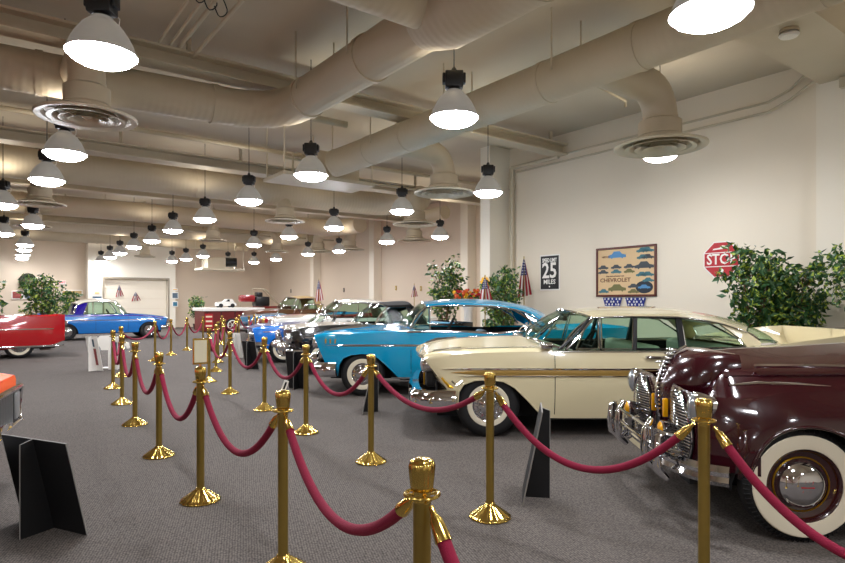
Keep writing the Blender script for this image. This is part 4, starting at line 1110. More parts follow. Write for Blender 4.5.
gcar('convertible_car', 'bright blue car whose nose sticks out beyond the black car', (-4.39, 14.87, 0), math.radians(18), P_blue, roof='open', nose=.87, hz=.92, beltz=.89, roofz=1.2, seatm=M_seatb, tail=.88)
gcar('convertible_car', 'open red convertible with chrome windshield in the far right row', (-5.5, 20.7, 0), TH, P_red, roof='open', nose=.9, hz=1.0, beltz=.96, roofz=1.42)
gcar('convertible_car', 'open light blue car beyond the red convertible', (-7.0, 23.2, 0), TH, P_lblue, roof='open', nose=.9, hz=.98, beltz=.94, roofz=1.36, seatm=M_white)
gcar('vintage_car', 'tall old car with brown body and pale roof, last of the far right row', tuple(R(9.5, 25.5)), TH, mat('brown_paint', '#6b3a1c', .3, 0, .6), roof='hard', roofm=mat('tan_roof', '#b89a6a', .6), nose=1.05, hz=1.15, beltz=1.12, roofz=1.68, L=4.5)
vc = gcar('coupe_car', 'metallic blue coupe with violet hood and white roof in front of the overhead door', (-11.04, 25.2, 0), TH+PI, mat('mid_blue_paint', '#1573c4', .18, 0, 1), roof='hard', roofm=P_white, hoodm=P_purple, nose=.86, hz=.93, beltz=.97, roofz=1.53, L=4.7, ww=False, seatm=M_seatb, pillm=P_purple)
vc.strip(.2, 4.5, lambda x: vc.cps(x)[3][1]-.035, .06, P_purple, 'violet_band', out=.004)
gcar('sedan_car', 'white car at far left behind the leafy tree', tuple(R(.5, 26.6)), TH+PI, P_white, roof='hard', nose=.9, hz=.98, beltz=.95, roofz=1.4, L=4.6)
rc = gcar('convertible_car', 'open red convertible cut by the left edge, tail towards the ropes', (-14.1, 13.78, 0), TH, P_red, roof='open', nose=1.0, hz=1.12, beltz=1.10, roofz=1.4, tail=1.10, L=4.9, seatm=M_seatr, bump=.3, skirt=True, rb=False)
rc.strip(.3, 4.88, .30, .05, M_chrome, 'sill_moulding')
oc = gcar('muscle_car', 'orange car at the lower left edge with chrome framed black grille', (-2.98, 4.02, 0), PI+math.radians(23.5), P_orange, roof='hard', nose=.91, W=.96, hz=.95, beltz=.94, roofz=1.30, L=4.7, bow=0, bump=.44, tail=.9, seatm=M_under, ww=False)
b = newbm(); bbox(b, -.035, .06, -.82, .82, .53, .79, .02); g = oc.part('front_panel', b, M_dark)
b = newbm(); tube(b, [(-.04, -.86, .80), (-.055, 0, .815), (-.04, .86, .80), (-.02, .88, .64), (-.04, .84, .52), (-.055, 0, .52), (-.04, -.84, .52), (-.02, -.88, .64), (-.04, -.86, .80)], .022, 8); oc.part('grille_surround', b, M_chrome, parent=g)
b = newbm()
for k in range(24): rod(b, (-.045, -.55+.048*k, .54), (-.045, -.55+.048*k, .78), .005, 5)
for y in (-.72, .72): bbox(b, -.05, -.03, y-.07, y+.07, .56, .77, .01)
oc.part('grille_slats', b, mat('silver_slats', '#b8bcc0', .3, .7), parent=g)

# ================================================================ stanchions and velvet ropes
def make_stanchion(label, loc):
    t = empty('rope_stanchion', label, 'stanchion', loc, 0, 'brass rope stanchions')
    bm = newbm()
    lathe(bm, [(0, 0), (.138, 0), (.145, .006), (.14, .014), (.115, .03), (.085, .052), (.055, .075), (.042, .085), (.036, .09), (.034, .1), (0, .1)], 60,
          flute=lambda a, r, z: (.055*math.cos(14*a) if .05 < r < .139 and z > .001 else (.03*math.cos(14*a) if r >= .14 else 0)))
    obj('base', bm, M_brass, t, smooth=True)
    bm = newbm(); lathe(bm, [(.028, .09), (.028, .88)], 24); obj('pole', bm, M_brassp, t, smooth=True)
    bm = newbm(); lathe(bm, [(.028, .865), (.03, .87), (.026, .885), (.03, .893), (.034, .905), (.039, .95), (.041, .978), (.036, .994), (.02, 1.0), (0, 1.0)], 48,
                        flute=lambda a, r, z: .05*math.cos(12*a) if .9 < z < .99 else 0); obj('finial', bm, M_brass, t, smooth=True)
    bm = newbm(); tube(bm, [(.053*math.cos(i*PI/14), .053*math.sin(i*PI/14), .888) for i in range(29)], .006, 8)
    for k in range(4): rod(bm, (.025*math.cos(k*PI/2), .025*math.sin(k*PI/2), .888), (.052*math.cos(k*PI/2), .052*math.sin(k*PI/2), .888), .005, 6)
    obj('hook_ring', bm, M_brass, t, smooth='a')
    return t
stsrc = [None]
def stanchion(p, label):
    if stsrc[0] is None: stsrc[0] = make_stanchion(label, p)
    else: dup(stsrc[0], p, random.uniform(0, .4), label)
def rope(p, q, sag, label, far=False):
    p = Vector(p); q = Vector(q); d = (q-p); L = d.length; u = d/L
    n = 28 if not far else 12; pts = []
    for i in range(n+1):
        t = i/n; o = .05+(L-.1)*t; z = .865-4*sag*t*(1-t)
        pts.append(Vector((p.x+u.x*o, p.y+u.y*o, z)))
    mid = (p+q)/2
    t_ = empty('velvet_rope', label, 'rope', (mid.x, mid.y, .5), 0, 'burgundy velvet ropes')
    off = Vector((mid.x, mid.y, .5)); pts = [v-off for v in pts]
    s = [0]
    for a, b in zip(pts[:-1], pts[1:]): s.append(s[-1]+(b-a).length)
    def cut(d0, d1):
        out = []
        def P(dd):
            for i in range(len(s)-1):
                if s[i+1] >= dd: return pts[i].lerp(pts[i+1], (dd-s[i])/(s[i+1]-s[i]))
            return pts[-1]
        out.append(P(d0)); out += [pts[i] for i in range(len(s)) if d0 < s[i] < d1]; out.append(P(d1)); return out
    T = s[-1]
    bm = newbm(); tube(bm, cut(.10, T-.10), .0215, 12 if not far else 8); obj('rope', bm, M_rope, t_, smooth='a')
    for a, b in ((.0, .11), (T-.11, T)):
        bm = newbm(); c = cut(a, b)
        if a == 0: c = [c[0], c[0].lerp(c[-1], .25), c[0].lerp(c[-1], .4), c[-1]]; r = [.008, .01, .02, .0265]
        else: c = [c[0], c[0].lerp(c[-1], .6), c[0].lerp(c[-1], .75), c[-1]]; r = [.0265, .02, .01, .008]
        tube(bm, c, r, 14); obj('brass_end', bm, M_brass, t_, smooth='a')
def fp(px, H): p = floor_at(px, H); return (p.x, p.y, 0)
row_right = [((2.3, 1.8, 0), None), (fp(704, 198.6), 'stanchion in front of the maroon car'), (fp(490, 145), 'stanchion in front of the cream car wheel'),
             (fp(371, 108), 'stanchion in front of the turquoise car wheel'), (fp(306, 88.5), 'stanchion left of the turquoise car bumper'),
             (fp(264.5, 73), 'stanchion in front of the bright blue nose'), (fp(230, 61.8), 'stanchion sixth in the right row, left of the blue nose'),
             (fp(209, 54), 'stanchion seventh in the right row, carrying a red notice'), (fp(216, 47), 'stanchion eighth in the right row, behind the framed notice'),
             (fp(218, 41), 'stanchion ninth in the right row, in the far cluster'), (fp(224, 36.8), 'stanchion tenth in the right row'), (fp(236, 33.5), 'last stanchion of the right row')]
row_left = [((.8, .6, 0), None), (fp(422, 322), 'nearest stanchion, at the bottom centre'), (fp(283, 182), 'stanchion at bottom left of centre with a white tag on top'),
            (fp(200.5, 134), 'stanchion carrying the framed notice'), (fp(159, 104), 'stanchion left of the one with the framed notice'),
            (fp(135, 83), 'fifth stanchion of the left row'), (fp(122, 69), 'sixth stanchion of the left row'), (fp(113, 58.5), 'seventh stanchion of the left row, beside the white boards'),
            (fp(121, 50.7), 'eighth stanchion of the left row'), (fp(155, 40), 'stanchion in front of the violet hood'), (fp(171, 36), 'stanchion at the nose of the blue coupe'),
            (fp(187, 32.8), 'stanchion in front of the left end of the red platform'), (fp(203, 30.5), 'second stanchion before the red platform'),
            (fp(222, 28.8), 'third stanchion before the red platform'), (fp(239, 27.4), 'fourth stanchion before the red platform'), (fp(254, 26.4), 'fifth stanchion before the red platform')]
sags_r = [.46, .37, .24, .33, .33]; sags_l = [.45, .31, .35, .37]
for row, sg_, nm in ((row_right, sags_r, 'right'), (row_left, sags_l, 'left')):
    for k, (p, lab) in enumerate(row):
        if lab is None: stanchion(p, 'brass stanchion just outside the view at the near end of the '+nm+' row')
        else: stanchion(p, 'brass '+lab)
    for k in range(len(row)-1):
        a, b = row[k], row[k+1]; L = (Vector(a[0])-Vector(b[0])).length
        la = ('the '+a[1].replace(' stanchion', ' one').replace('stanchion', 'one') if a[1] else 'the near end')
        names = {'right': ['from the maroon car stanchion to the right edge', 'between the maroon and cream car stanchions', 'between the cream and turquoise car stanchions', 'left of the turquoise car stanchion', 'fourth rope of the right row, before the black car', 'fifth rope of the right row, below the blue nose', 'sixth rope of the right row', 'seventh rope of the right row', 'eighth rope of the right row', 'ninth rope of the right row', 'farthest rope of the right row'],
                 'left': ['dropping out of the frame from the nearest stanchion', 'between the two nearest left row stanchions', 'between the tagged stanchion and the framed notice', 'left of the framed notice stanchion', 'fifth rope of the left row', 'sixth rope of the left row', 'seventh rope of the left row', 'eighth rope beside the white boards', 'long rope in front of the blue coupe', 'rope at the violet hood', 'rope at the nose of the blue coupe', 'first rope before the red platform', 'second rope before the red platform', 'third rope before the red platform', 'fourth rope before the red platform']}[nm][k]
        sag = sg_[k] if k < len(sg_) else .36
        rope(a[0], b[0], sag*min(1, 1.6/L*1.2) if L > 2.2 else sag, 'burgundy velvet rope, '+names, far=k > 5)
t3 = [fp(263, 35), fp(257, 31.5), fp(249, 29)]
for k, p in enumerate(t3): stanchion(p, 'brass stanchion '+['nearest', 'middle', 'farthest'][k]+' of the three beyond the bright blue nose')
for k in range(2): rope(t3[k], t3[k+1], .3, 'burgundy velvet rope '+('nearer' if k == 0 else 'farther')+' of two beyond the blue nose', far=True)
M_paper = mat('paper', '#efe6c8', .6)
# framed notice on a stanchion
p = fp(200.5, 134)
t = empty('notice_frame', 'small gold framed cream notice on top of a stanchion', 'sign', (p[0], p[1], 1.0), math.radians(-22))
bm = newbm(); rod(bm, (0, 0, -.002), (0, 0, .02), .01, 8); obj('stem', bm, M_brass, t)
bm = newbm()
for q in ((-.08, .08, .018, .032), (-.08, .08, .198, .212), (-.08, -.066, .018, .212), (.066, .08, .018, .212)): bbox(bm, q[0], q[1], -.008, .008, q[2], q[3], .003, 1)
obj('frame', bm, M_brass, t)
bm = newbm(); box(bm, -.068, .068, -.003, .003, .03, .2); obj('notice_sheet', bm, M_paper, t)
t.rotation_euler.z = math.radians(38); t.scale = (.7, 1, 1)
p = fp(209, 54)
t = empty('notice_frame', 'small red and yellow notice on top of a far stanchion', 'sign', (p[0], p[1], 1.0), .3)
bm = newbm(); box(bm, -.07, .07, -.006, .006, .0, .26); obj('panel', bm, M_red, t)
bm = newbm(); 
for k in range(3): box(bm, -.055, .055, -.012, -.006, .02+.085*k, .05+.085*k)
obj('yellow_band', bm, M_paper, t)
p = fp(283, 182)
t = empty('paper_tag', 'white slanted paper tag stuck in the top of a near left stanchion', 'tag', (p[0], p[1], .995), .2)
bm = newbm(); box(bm, -.013, .013, -.001, .001, 0, .06, Matrix.Rotation(.35, 4, 'Y')); obj('card', bm, M_white, t)
bm = newbm(); box(bm, -.005, .005, -.002, -.001, .01, .05, Matrix.Rotation(.35, 4, 'Y')); obj('print', bm, M_dark, t)

# ================================================================ easel boards
def easel(label, loc, rz, h=.62, wd=.6, m=None, edge=None, wing=.2, lean=.14, prints=None):
    t = empty('easel_board', label, 'sign board', loc, rz)
    m = m or M_black; edge = edge or M_edge
    S = Matrix.Identity(4); S[1][2] = -lean/h
    bm = newbm(); box(bm, -wd/2, wd/2, -.004, .004, 0, h, S); obj('panel', bm, m, t)
    bm = newbm()
    for q in ((-wd/2-.004, -wd/2, 0, h), (wd/2, wd/2+.004, 0, h), (-wd/2-.004, wd/2+.004, h, h+.004)): box(bm, q[0], q[1], -.005, .005, q[2], q[3], S)
    obj('panel_edge', bm, edge, t)
    bm = newbm(); prism(bm, [(0, 0), (-wing, 0), (-max(wing, lean+.04), h*.97), (-lean, h)], -.004, .004, Matrix(((0, 0, 1, 0), (1, 0, 0, 0), (0, 1, 0, 0), (0, 0, 0, 1)))); obj('wing', bm, m, t)
    bm = newbm(); tube(bm, [(0, -wing-.001, .002), (0, -max(wing, lean+.04)-.001, h*.97), (0, -lean, h+.002)], .0045, 4); obj('wing_edge', bm, edge, t)
    if prints:
        for k, (x0, x1, z0, z1, mm) in enumerate(prints):
            bm = newbm(); box(bm, x0, x1, -.007, -.0045, z0, z1, S); obj('print', bm, mm, t)
    return t
easel('black folding easel board seen from behind on the carpet at lower left', (-2.42, 3.88, 0), math.radians(-24), h=.61, wd=.63, wing=.22)
easel('black easel board seen nearly edge-on in front of the cream car', (.765, 4.5, 0), math.radians(80), h=.68, wd=.42, wing=.20)
easel('black easel board in front of the turquoise car wheel', (-.80, 7.95, 0), math.radians(92), h=.66, wd=.5)
easel('black easel board in front of the black car', (-2.12, 10.1, 0), math.radians(-14), h=.64, wd=.36)
easel('black easel board below the bright blue nose', (-3.75, 13.0, 0), math.radians(-20), h=.62, wd=.34)
M_pic = mat('photo_print', '#4c5f6e', .5, 0, 0, .6, 9); M_pic2 = mat('photo_print_red', '#8a3a34', .5, 0, 0, .6, 12)
easel('white easel board with a small photograph, left of the left rope row', (-7.0, 12.7, 0), math.radians(-25), h=.74, wd=.36, m=M_white, edge=M_white, prints=[(-.12, .08, .12, .48, M_pic2), (-.1, .06, .52, .68, M_pic)])
e2 = easel('white easel board with dark print, right one beside the left rope row', (-6.72, 12.95, 0), math.radians(35), h=.72, wd=.3, m=M_white, edge=M_white, prints=[(-.1, .1, .1, .3, M_pic2), (-.1, .1, .4, .6, M_pic)])
easel('narrow white easel board between the far rope posts', (-4.85, 15.6, 0), math.radians(-15), h=.66, wd=.22, m=M_white, edge=M_white)
# white cut-out car on top of a board
t = empty('cutout_sign', 'white cut-out car shape lying on the white boards', 'sign', (-7.0, 13.2, -.0), .2)
bm = newbm(); prism(bm, [(-.42, .42), (-.42, .54), (-.3, .60), (-.2, .72), (.05, .73), (.18, .62), (.4, .56), (.42, .44), (.32, .40), (-.32, .40)], -.01, .01, Matrix(((1, 0, 0, 0), (0, 0, 1, 0), (0, 1, 0, 0), (0, 0, 0, 1)))); obj('car_shape', bm, M_white, t)
bm = newbm()
for x in (-.3, .3): rod(bm, (x*.9, -.02, .42), (x*.9, .02, .42), .09, 18)
obj('wheel_shape', bm, mat('grey_print', '#8d8f92', .6), t)
bm = newbm(); box(bm, -.03, .03, 0, .02, 0, .5); box(bm, -.15, .15, -.1, .12, 0, .015); obj('stand', bm, M_white, t)

# ================================================================ signs on the right wall (b = 11)
WR = math.atan2(-.8, .6)
def wallpt(px, py, bw=11.0):
    q = (px-CX)/F; Y = bw/(.8*q+.6); return (.8-.6*q)*Y, CH+(HZ-py)*Y/F
def wall_empty(name, label, cat, px, py, bw=10.995):
    a, z = wallpt(px, py, bw); return empty(name, label, cat, R(bw, a, z), WR)
def wspan(px0, px1, py): return abs(wallpt(px0, py)[0]-wallpt(px1, py)[0])
M_sblk = mat('sign_black', '#141414', .5)
t = wall_empty('speed_sign', 'black speed limit sign with white numerals on the pale wall', 'sign', 550, 272.5)
w_, h_ = wspan(541, 559, 272)/2, .40
bm = newbm(); bbox(bm, -w_-.03, w_+.03, -.01, 0, -h_-.03, h_+.03, .004, 1); obj('backing', bm, M_white, t)
bm = newbm(); bbox(bm, -w_, w_, -.018, -.01, -h_, h_, .003, 1); obj('panel', bm, M_sblk, t)
rx = (PI/2, 0, 0)
text('SPEED LIMIT', .135, M_white, t, (0, -.02, .29), rx, sx=w_*2.2); text('25', .52, M_white, t, (0, -.02, .03), rx, sx=.9); text('MILES', .15, M_white, t, (0, -.02, -.23), rx)
bm = newbm(); lathe(bm, [(0, 0), (.02, 0), (.02, .004), (0, .004)], 8, Matrix.Translation((0, -.018, -.34)) @ Matrix.Rotation(PI/2, 4, 'X')); obj('screw', bm, M_white, t)
# stop sign
t = wall_empty('stop_sign', 'red octagonal stop sign on the wall behind the big plant', 'sign', 721.5, 259.5)
rr = .335; oc8 = [(rr/math.cos(PI/8)*math.cos(PI/8+k*PI/4), rr/math.cos(PI/8)*math.sin(PI/8+k*PI/4)) for k in range(8)]
MX = Matrix(((1, 0, 0, 0), (0, 0, 1, 0), (0, 1, 0, 0), (0, 0, 0, 1)))
bm = newbm(); prism(bm, oc8, -.006, 0, MX); obj('octagon', bm, M_white, t)
bm = newbm(); prism(bm, [(x*.94, y*.94) for x, y in oc8], -.010, -.006, MX); obj('red_face', bm, M_red, t)
bm = newbm(); box(bm, -rr*.94, rr*.94, -.012, -.010, .12, .135); box(bm, -rr*.94, rr*.94, -.012, -.010, -.135, -.12)
obj('rule_lines', bm, M_white, t)
text('STOP', .275, M_white, t, (0, -.013, 0), rx, sx=.83)
bm = newbm(); prism(bm, [(.045*math.cos(k*PI/5), .045*math.sin(k*PI/5)-.21) for k in range(10)], -.013, -.010, MX)
prism(bm, [(-.16, .18), (.12, .20), (.15, .235), (.02, .26), (-.03, .22), (-.15, .205)], -.013, -.010, MX); obj('white_emblem', bm, M_white, t)
# framed poster
a0, zt = wallpt(596, 250); a1, _ = wallpt(656, 246)
wd = abs(a0-a1); t = wall_empty('framed_poster', 'framed tan poster of small vintage cars on the wall', 'picture', 625.5, 271.5); hh = .535
M_wood = mat('dark_red_wood', '#5a2317', .35)
bm = newbm(); w2 = wd/2
for q in ((-w2, w2, hh-.045, hh), (-w2, w2, -hh, -hh+.045), (-w2, -w2+.045, -hh, hh), (w2-.045, w2, -hh, hh)): bbox(bm, q[0], q[1], -.035, 0, q[2], q[3], .006, 2)
obj('frame', bm, M_wood, t)
bm = newbm(); box(bm, -w2+.02, w2-.02, -.012, -.002, -hh+.02, hh-.02); obj('poster_sheet', bm, mat('poster_tan', '#d9b98c', .6, 0, 0, .08, 2), t)
text('CHEVROLET', .12, mat('poster_brown', '#7c5236', .6), t, (-.25, -.015, -.18), rx, sx=1.15)
text('HISTORY', .055, MATS['poster_brown'], t, (-w2+.26, -.015, .33), rx)
text('sixty years of motor cars', .045, MATS['poster_brown'], t, (-.25, -.015, -.09), rx)
PC = [mat('print_teal', '#3b6f78', .5), mat('print_slate', '#3c4248', .5), mat('print_olive', '#6e6a3a', .5), mat('print_blue', '#4b87b8', .5)]
carpts = [(-1, -.2), (-1, .05), (-.6, .15), (-.35, .42), (.3, .42), (.55, .15), (1, .05), (1, -.2), (.7, -.2), (.6, -.32), (.48, -.2), (-.48, -.2), (-.6, -.32), (-.7, -.2)]
spots = [(-.2, .35, .22, 3), (-.55, .1, .13, 1), (-.22, .1, .13, 1), (.1, .1, .13, 1), (-.55, -.0, .13, 1), (-.22, -.0, .13, 0), (.1, .0, .13, 2), (.42, .42, .15, 0), (.72, .42, .15, 0), (.42, .28, .14, 0), (.72, .28, .14, 1),
         (.62, .1, .22, 1), (.40, -.08, .14, 0), (.74, -.08, .14, 0), (.74, -.2, .13, 0), (-.6, -.42, .13, 0), (-.2, -.36, .22, 2), (.2, -.32, .13, 1), (.2, -.43, .13, 2)]
for (x, z, s_, k) in spots:
    if abs(x)+s_ > w2-.04: x = math.copysign(w2-.06-s_, x)
    bm = newbm(); prism(bm, [(x+s_*u, z+s_*v) for u, v in carpts], -.016, -.012, MX); obj('printed_car', bm, PC[k], t)
bm = newbm(); prism(bm, [(w2-.28+.2*math.cos(k*PI/12), -.34+.13*math.sin(k*PI/12)) for k in range(24)], -.015, -.012, MX); ov = obj('oval_vignette', bm, mat('print_night', '#172330', .5), t)
bm = newbm(); prism(bm, [(w2-.28+.14*u, -.34+.12*v) for u, v in carpts], -.018, -.015, MX); obj('printed_car', bm, PC[3], ov)
# star buntings
def bunting(px, label, g):
    t = wall_empty('star_bunting', label, 'bunting', px, 297.5); t['group'] = g
    P_ = lambda u, v: (u*(.25-.09*v), -.02-.015*math.sin(u*9), -.30*v)
    for nm, v0, v1, m in (('blue_field', 0, .62, mat('flag_blue', '#1d2b7c', .7)), ('white_band', .62, .7, M_white)):
        bm = newbm(); n = 12
        for i in range(n):
            for j in range(1): quad(bm, [P_(-1+2*i/n, v0), P_(-1+2*i/n, v1), P_(-1+2*(i+1)/n, v1), P_(-1+2*(i+1)/n, v0)])
        obj(nm, bm, m, t)
    bm = newbm(); k = 0
    for i in range(12):
        quad(bm, [P_(-1+2*i/12, .7), P_(-1+2*i/12, 1), P_(-1+2*(i+1)/12, 1), P_(-1+2*(i+1)/12, .7)], i % 2)
    obj('striped_hem', bm, [M_red, M_white], t)
    bm = newbm()
    for r in range(3):
        for c_ in range(5-(r % 2)):
            u = -.78+.39*c_+(.19 if r % 2 else 0); p = P_(u, .1+.2*r)
            prism(bm, [(p[0]+(.032 if q % 2 == 0 else .014)*math.sin(q*PI/5), p[2]+(.032 if q % 2 == 0 else .014)*math.cos(q*PI/5)) for q in range(10)], p[1]-.006, p[1]-.002, MX)
    obj('stars', bm, M_white, t)
bunting(613, 'star spangled bunting under the poster, left one', 'star buntings under the poster')
bunting(636, 'star spangled bunting under the poster, right one', 'star buntings under the poster')

# ================================================================ flags
M_fr, M_fw, M_fb = mat('flag_red', '#8e0a1c', .8), mat('flag_white', '#cfc8c2', .8), mat('flag_blue_cloth', '#101a5c', .8)
def flag(label, loc, ztop, h, wd, rz=0, pole=True, lean=0, tw=.1):
    t = empty('flag', label, 'flag', loc, rz, 'american flags')
    if pole:
        bm = newbm(); rod(bm, (0, 0, 0), (lean, 0, ztop+.06), .012, 8); lathe(bm, [(0, .0), (.1, 0), (.1, .015), (.02, .03), (0, .03)], 16); obj('flag_pole', bm, M_brassp, t)
    bm = newbm(); nu, nv = 28, 14
    def P_(u, v):
        wv = wd*(tw+(1-tw)*v**.8); x = lean+(u-.5)*wv+.12*wd*v*u; y = -.02+.035*math.sin(u*14+v*2)*(.4+v); return (x, y, ztop-h*(v*(1-.12*u)+.03*u))
    for i in range(nu):
        for j in range(nv):
            u0, u1, v0, v1 = i/nu, (i+1)/nu, j/nv, (j+1)/nv
            mi = 2 if (v0 < .42 and u0 < .8) else (0 if (i//4) % 2 == 0 else 1)
            quad(bm, [P_(u0, v0), P_(u0, v1), P_(u1, v1), P_(u1, v0)], mi)
    bmesh.ops.remove_doubles(bm, verts=bm.verts[:], dist=.0002)
    cl = obj('cloth', bm, [M_fr, M_fw, M_fb], t, smooth=True)
    bm = newbm()
    for r in range(5):
        for c_ in range(3):
            p = P_(.18+.22*c_, .08+.075*r); prism(bm, [(p[0]+.011*math.cos(k*PI/3)*wd*4, p[2]+.011*math.sin(k*PI/3)*wd*4) for k in range(6)], p[1]-.012, p[1]-.008, MX)
    obj('stars', bm, M_fw, cl)
    return t
flag('american flag standing by the wall left of the speed limit sign', (2.46, 14.3, 0), 2.52, .95, .30)
flag('small american flag above the turquoise roof, left of the plant', (1.42, 13.4, 0), 2.03, .62, .30, lean=.0)
flag('american flag hanging in front of the far pilaster, left of the white roof', (-4.65, 26.5, 0), 2.45, .98, .34)
flag('small faded flag against the far wall left of the tall plant', (-.31, 22.0, 0), 2.1, .46, .22)
t = flag('small flag hanging on the overhead door, left one', R(5.95, 34.93, 0), 2.35, .62, .34, TH, False)
t = flag('small flag hanging on the overhead door, right one', R(6.75, 34.93, 0), 2.0, .5, .42, TH, False, tw=.05)

# ================================================================ plants
def leafcloud(bm, c, rad, n, s, rng, mi=0, hang=.5):
    for _ in range(n):
        while True:
            v = Vector((rng.uniform(-1, 1), rng.uniform(-1, 1), rng.uniform(-1, 1)))
            if v.length < 1 and v.length > rng.random()*.8: break
        p = Vector((c[0]+v.x*rad[0], c[1]+v.y*rad[1], c[2]+v.z*rad[2]))
        d = Vector((rng.uniform(-1, 1), rng.uniform(-1, 1), rng.uniform(-1-hang, .5))).normalized(); L = s*rng.uniform(.7, 1.3)
        sd = d.cross(Vector((rng.uniform(-1, 1), rng.uniform(-1, 1), rng.uniform(-1, 1)))).normalized()*L*.24; nn = d.cross(sd).normalized()*L*.06
        a, b, c1, d1, e = p, p+d*L*.45+sd+nn, p+d*L, p+d*L*.45-sd+nn, p+d*L*.5
        va, vb, vc, vd, ve = [bm.verts.new(q) for q in (a, b, c1, d1, e)]
        for f in ((va, vb, ve), (vb, vc, ve), (vc, vd, ve), (vd, va, ve)): bm.faces.new(f).material_index = mi if rng.random() > .2 else 1-mi
def ficus(label, loc, h, rx, n, seed, leaf=.10, low=.4, name='potted_ficus', pot=True):
    rng = random.Random(seed); t = empty(name, label, 'plant', loc)
    if pot:
        bm = newbm(); lathe(bm, [(0, 0), (.15, 0), (.2, .28), (.215, .3), (.2, .31), (.185, .29), (0, .27)], 24); obj('pot', bm, M_pot, t, smooth='a')
    stems = []
    fol = newbm()
    for k in range(3):
        a = k*2.1+rng.random(); pts = [Vector((.03*math.cos(a), .03*math.sin(a), .25))]
        hk = h*rng.uniform(.75, .95)
        for i in range(1, 7):
            q = i/6; pts.append(Vector((.03*math.cos(a)+rx*.45*q**1.5*math.cos(a+q*.6), .03*math.sin(a)+rx*.45*q**1.5*math.sin(a+q*.6), .25+(hk-.25)*q)))
        bm = newbm(); tube(bm, pts, [.022-.002*i for i in range(7)], 7)
        for i in range(2, 7):
            for _ in range(3):
                e = pts[i]+Vector((rng.uniform(-1, 1)*rx*.7, rng.uniform(-1, 1)*rx*.7, rng.uniform(0, .25)*h*.5)); tube(bm, [pts[i], pts[i].lerp(e, .5)+Vector((0, 0, .04)), e], [.008, .006, .003], 5)
                if e.z > low*h: leafcloud(fol, e, (rx*.36, rx*.36, rx*.34), max(4, n//55), leaf, rng)
        obj('trunk', bm, M_bark, t, smooth='a')
    leafcloud(fol, (0, 0, h*(low+1)/2), (rx, rx, h*(1-low)/2), n//3, leaf, rng)
    for k in range(5):   # stray tips
        a = rng.random()*6.28; leafcloud(fol, (rx*.9*math.cos(a), rx*.9*math.sin(a), h*rng.uniform(.6, 1.0)), (.12, .12, .16), n//60, leaf, rng)
    obj('foliage', fol, [M_leaf, M_leafy], t)
    return t
ficus('large leafy ficus before the stop sign, left of the pair by the wall corner', (5.32, 9.4, 0), 2.42, .38, 1300, 3, .125)
ficus('leafy ficus at the wall corner, right of the pair', (5.78, 9.2, 0), 2.08, .40, 1300, 4, .125)
ficus('ficus cut by the right edge of the view', (6.12, 8.1, 0), 2.26, .46, 1500, 5, .10, .55)
ficus('bushy ficus in front of the column, behind the turquoise roof', (1.92, 14.0, 0), 2.2, .42, 1100, 6, .12)
ficus('tall ficus against the pink wall, left of the column', (.70, 18.2, 0), 2.6, .50, 1100, 8, .14)
ficus('bushy tree with pale leaves behind the left red car', (-11.7, 18.3, 0), 2.3, .5, 850, 9, .15)
ficus('ficus cut by the left edge of the view', (-12.95, 17.4, 0), 2.35, .42, 600, 10, .15)
ficus('dark plant standing behind the left end of the red platform', R(9.2, 32.2, 0), 1.8, .34, 260, 11, .2)
ficus('small plant near the back wall, left of the bay', R(3.6, 34.4, 0), 1.95, .35, 350, 12, .2)

# flower arrangement on a pedestal
t = empty('flower_stand', 'red and yellow flowers on a pale pedestal left of the column', 'flowers', (1.32, 17.0, 0))
bm = newbm(); lathe(bm, [(0, 0), (.18, 0), (.16, .05), (.12, .1), (.12, 1.25), (.17, 1.32), (.17, 1.36), (0, 1.36)], 24); obj('pedestal', bm, M_white, t, smooth='a')
bm = newbm(); bbox(bm, -.36, .36, -.14, .14, 1.36, 1.5, .03); obj('planter', bm, mat('pink_planter', '#d9a090', .6), t)
rng = random.Random(2)
bm = newbm(); leafcloud(bm, (0, 0, 1.6), (.4, .2, .12), 160, .12, rng); obj('leaves', bm, [M_leaf, M_leafy], t)
for k, (m, nm) in enumerate(((M_red, 'red_blooms'), (mat('bloom_yellow', '#f0b418', .6), 'yellow_blooms'), (mat('bloom_orange', '#d4581a', .6), 'orange_blooms'))):
    bm = newbm()
    for _ in range(16 if k != 1 else 9):
        c_ = Vector((rng.uniform(-.42, .42), rng.uniform(-.2, .1), rng.uniform(1.56, 1.84)))
        if k == 1: c_.z -= .08
        lathe(bm, [(0, -.02), (.035, -.01), (.055, .02), (.03, .035), (0, .03)], 8, Matrix.Translation(c_) @ Matrix.Rotation(rng.uniform(.6, 1.6), 4, 'X') @ Matrix.Rotation(rng.uniform(-.6, .6), 4, 'Y'))
    obj(nm, bm, m, t)
# yellow ornament on column
t = empty('sunflower_ornament', 'yellow flower ornament on the column above the ficus', 'ornament', R(10.28, 11.05, 1.95), TH)
bm = newbm(); lathe(bm, [(0, 0), (.13, .0), (.17, .02), (.13, .04), (0, .05)], 24, Matrix.Rotation(-PI/2, 4, 'Y'), flute=lambda a, r, z: .2*math.cos(10*a) if r > .1 else 0); obj('petals', bm, MATS['bloom_yellow'], t)
bm = newbm(); lathe(bm, [(0, .05), (.05, .05), (.04, .07), (0, .08)], 16, Matrix.Rotation(-PI/2, 4, 'Y')); obj('flower_head', bm, M_pot, t)

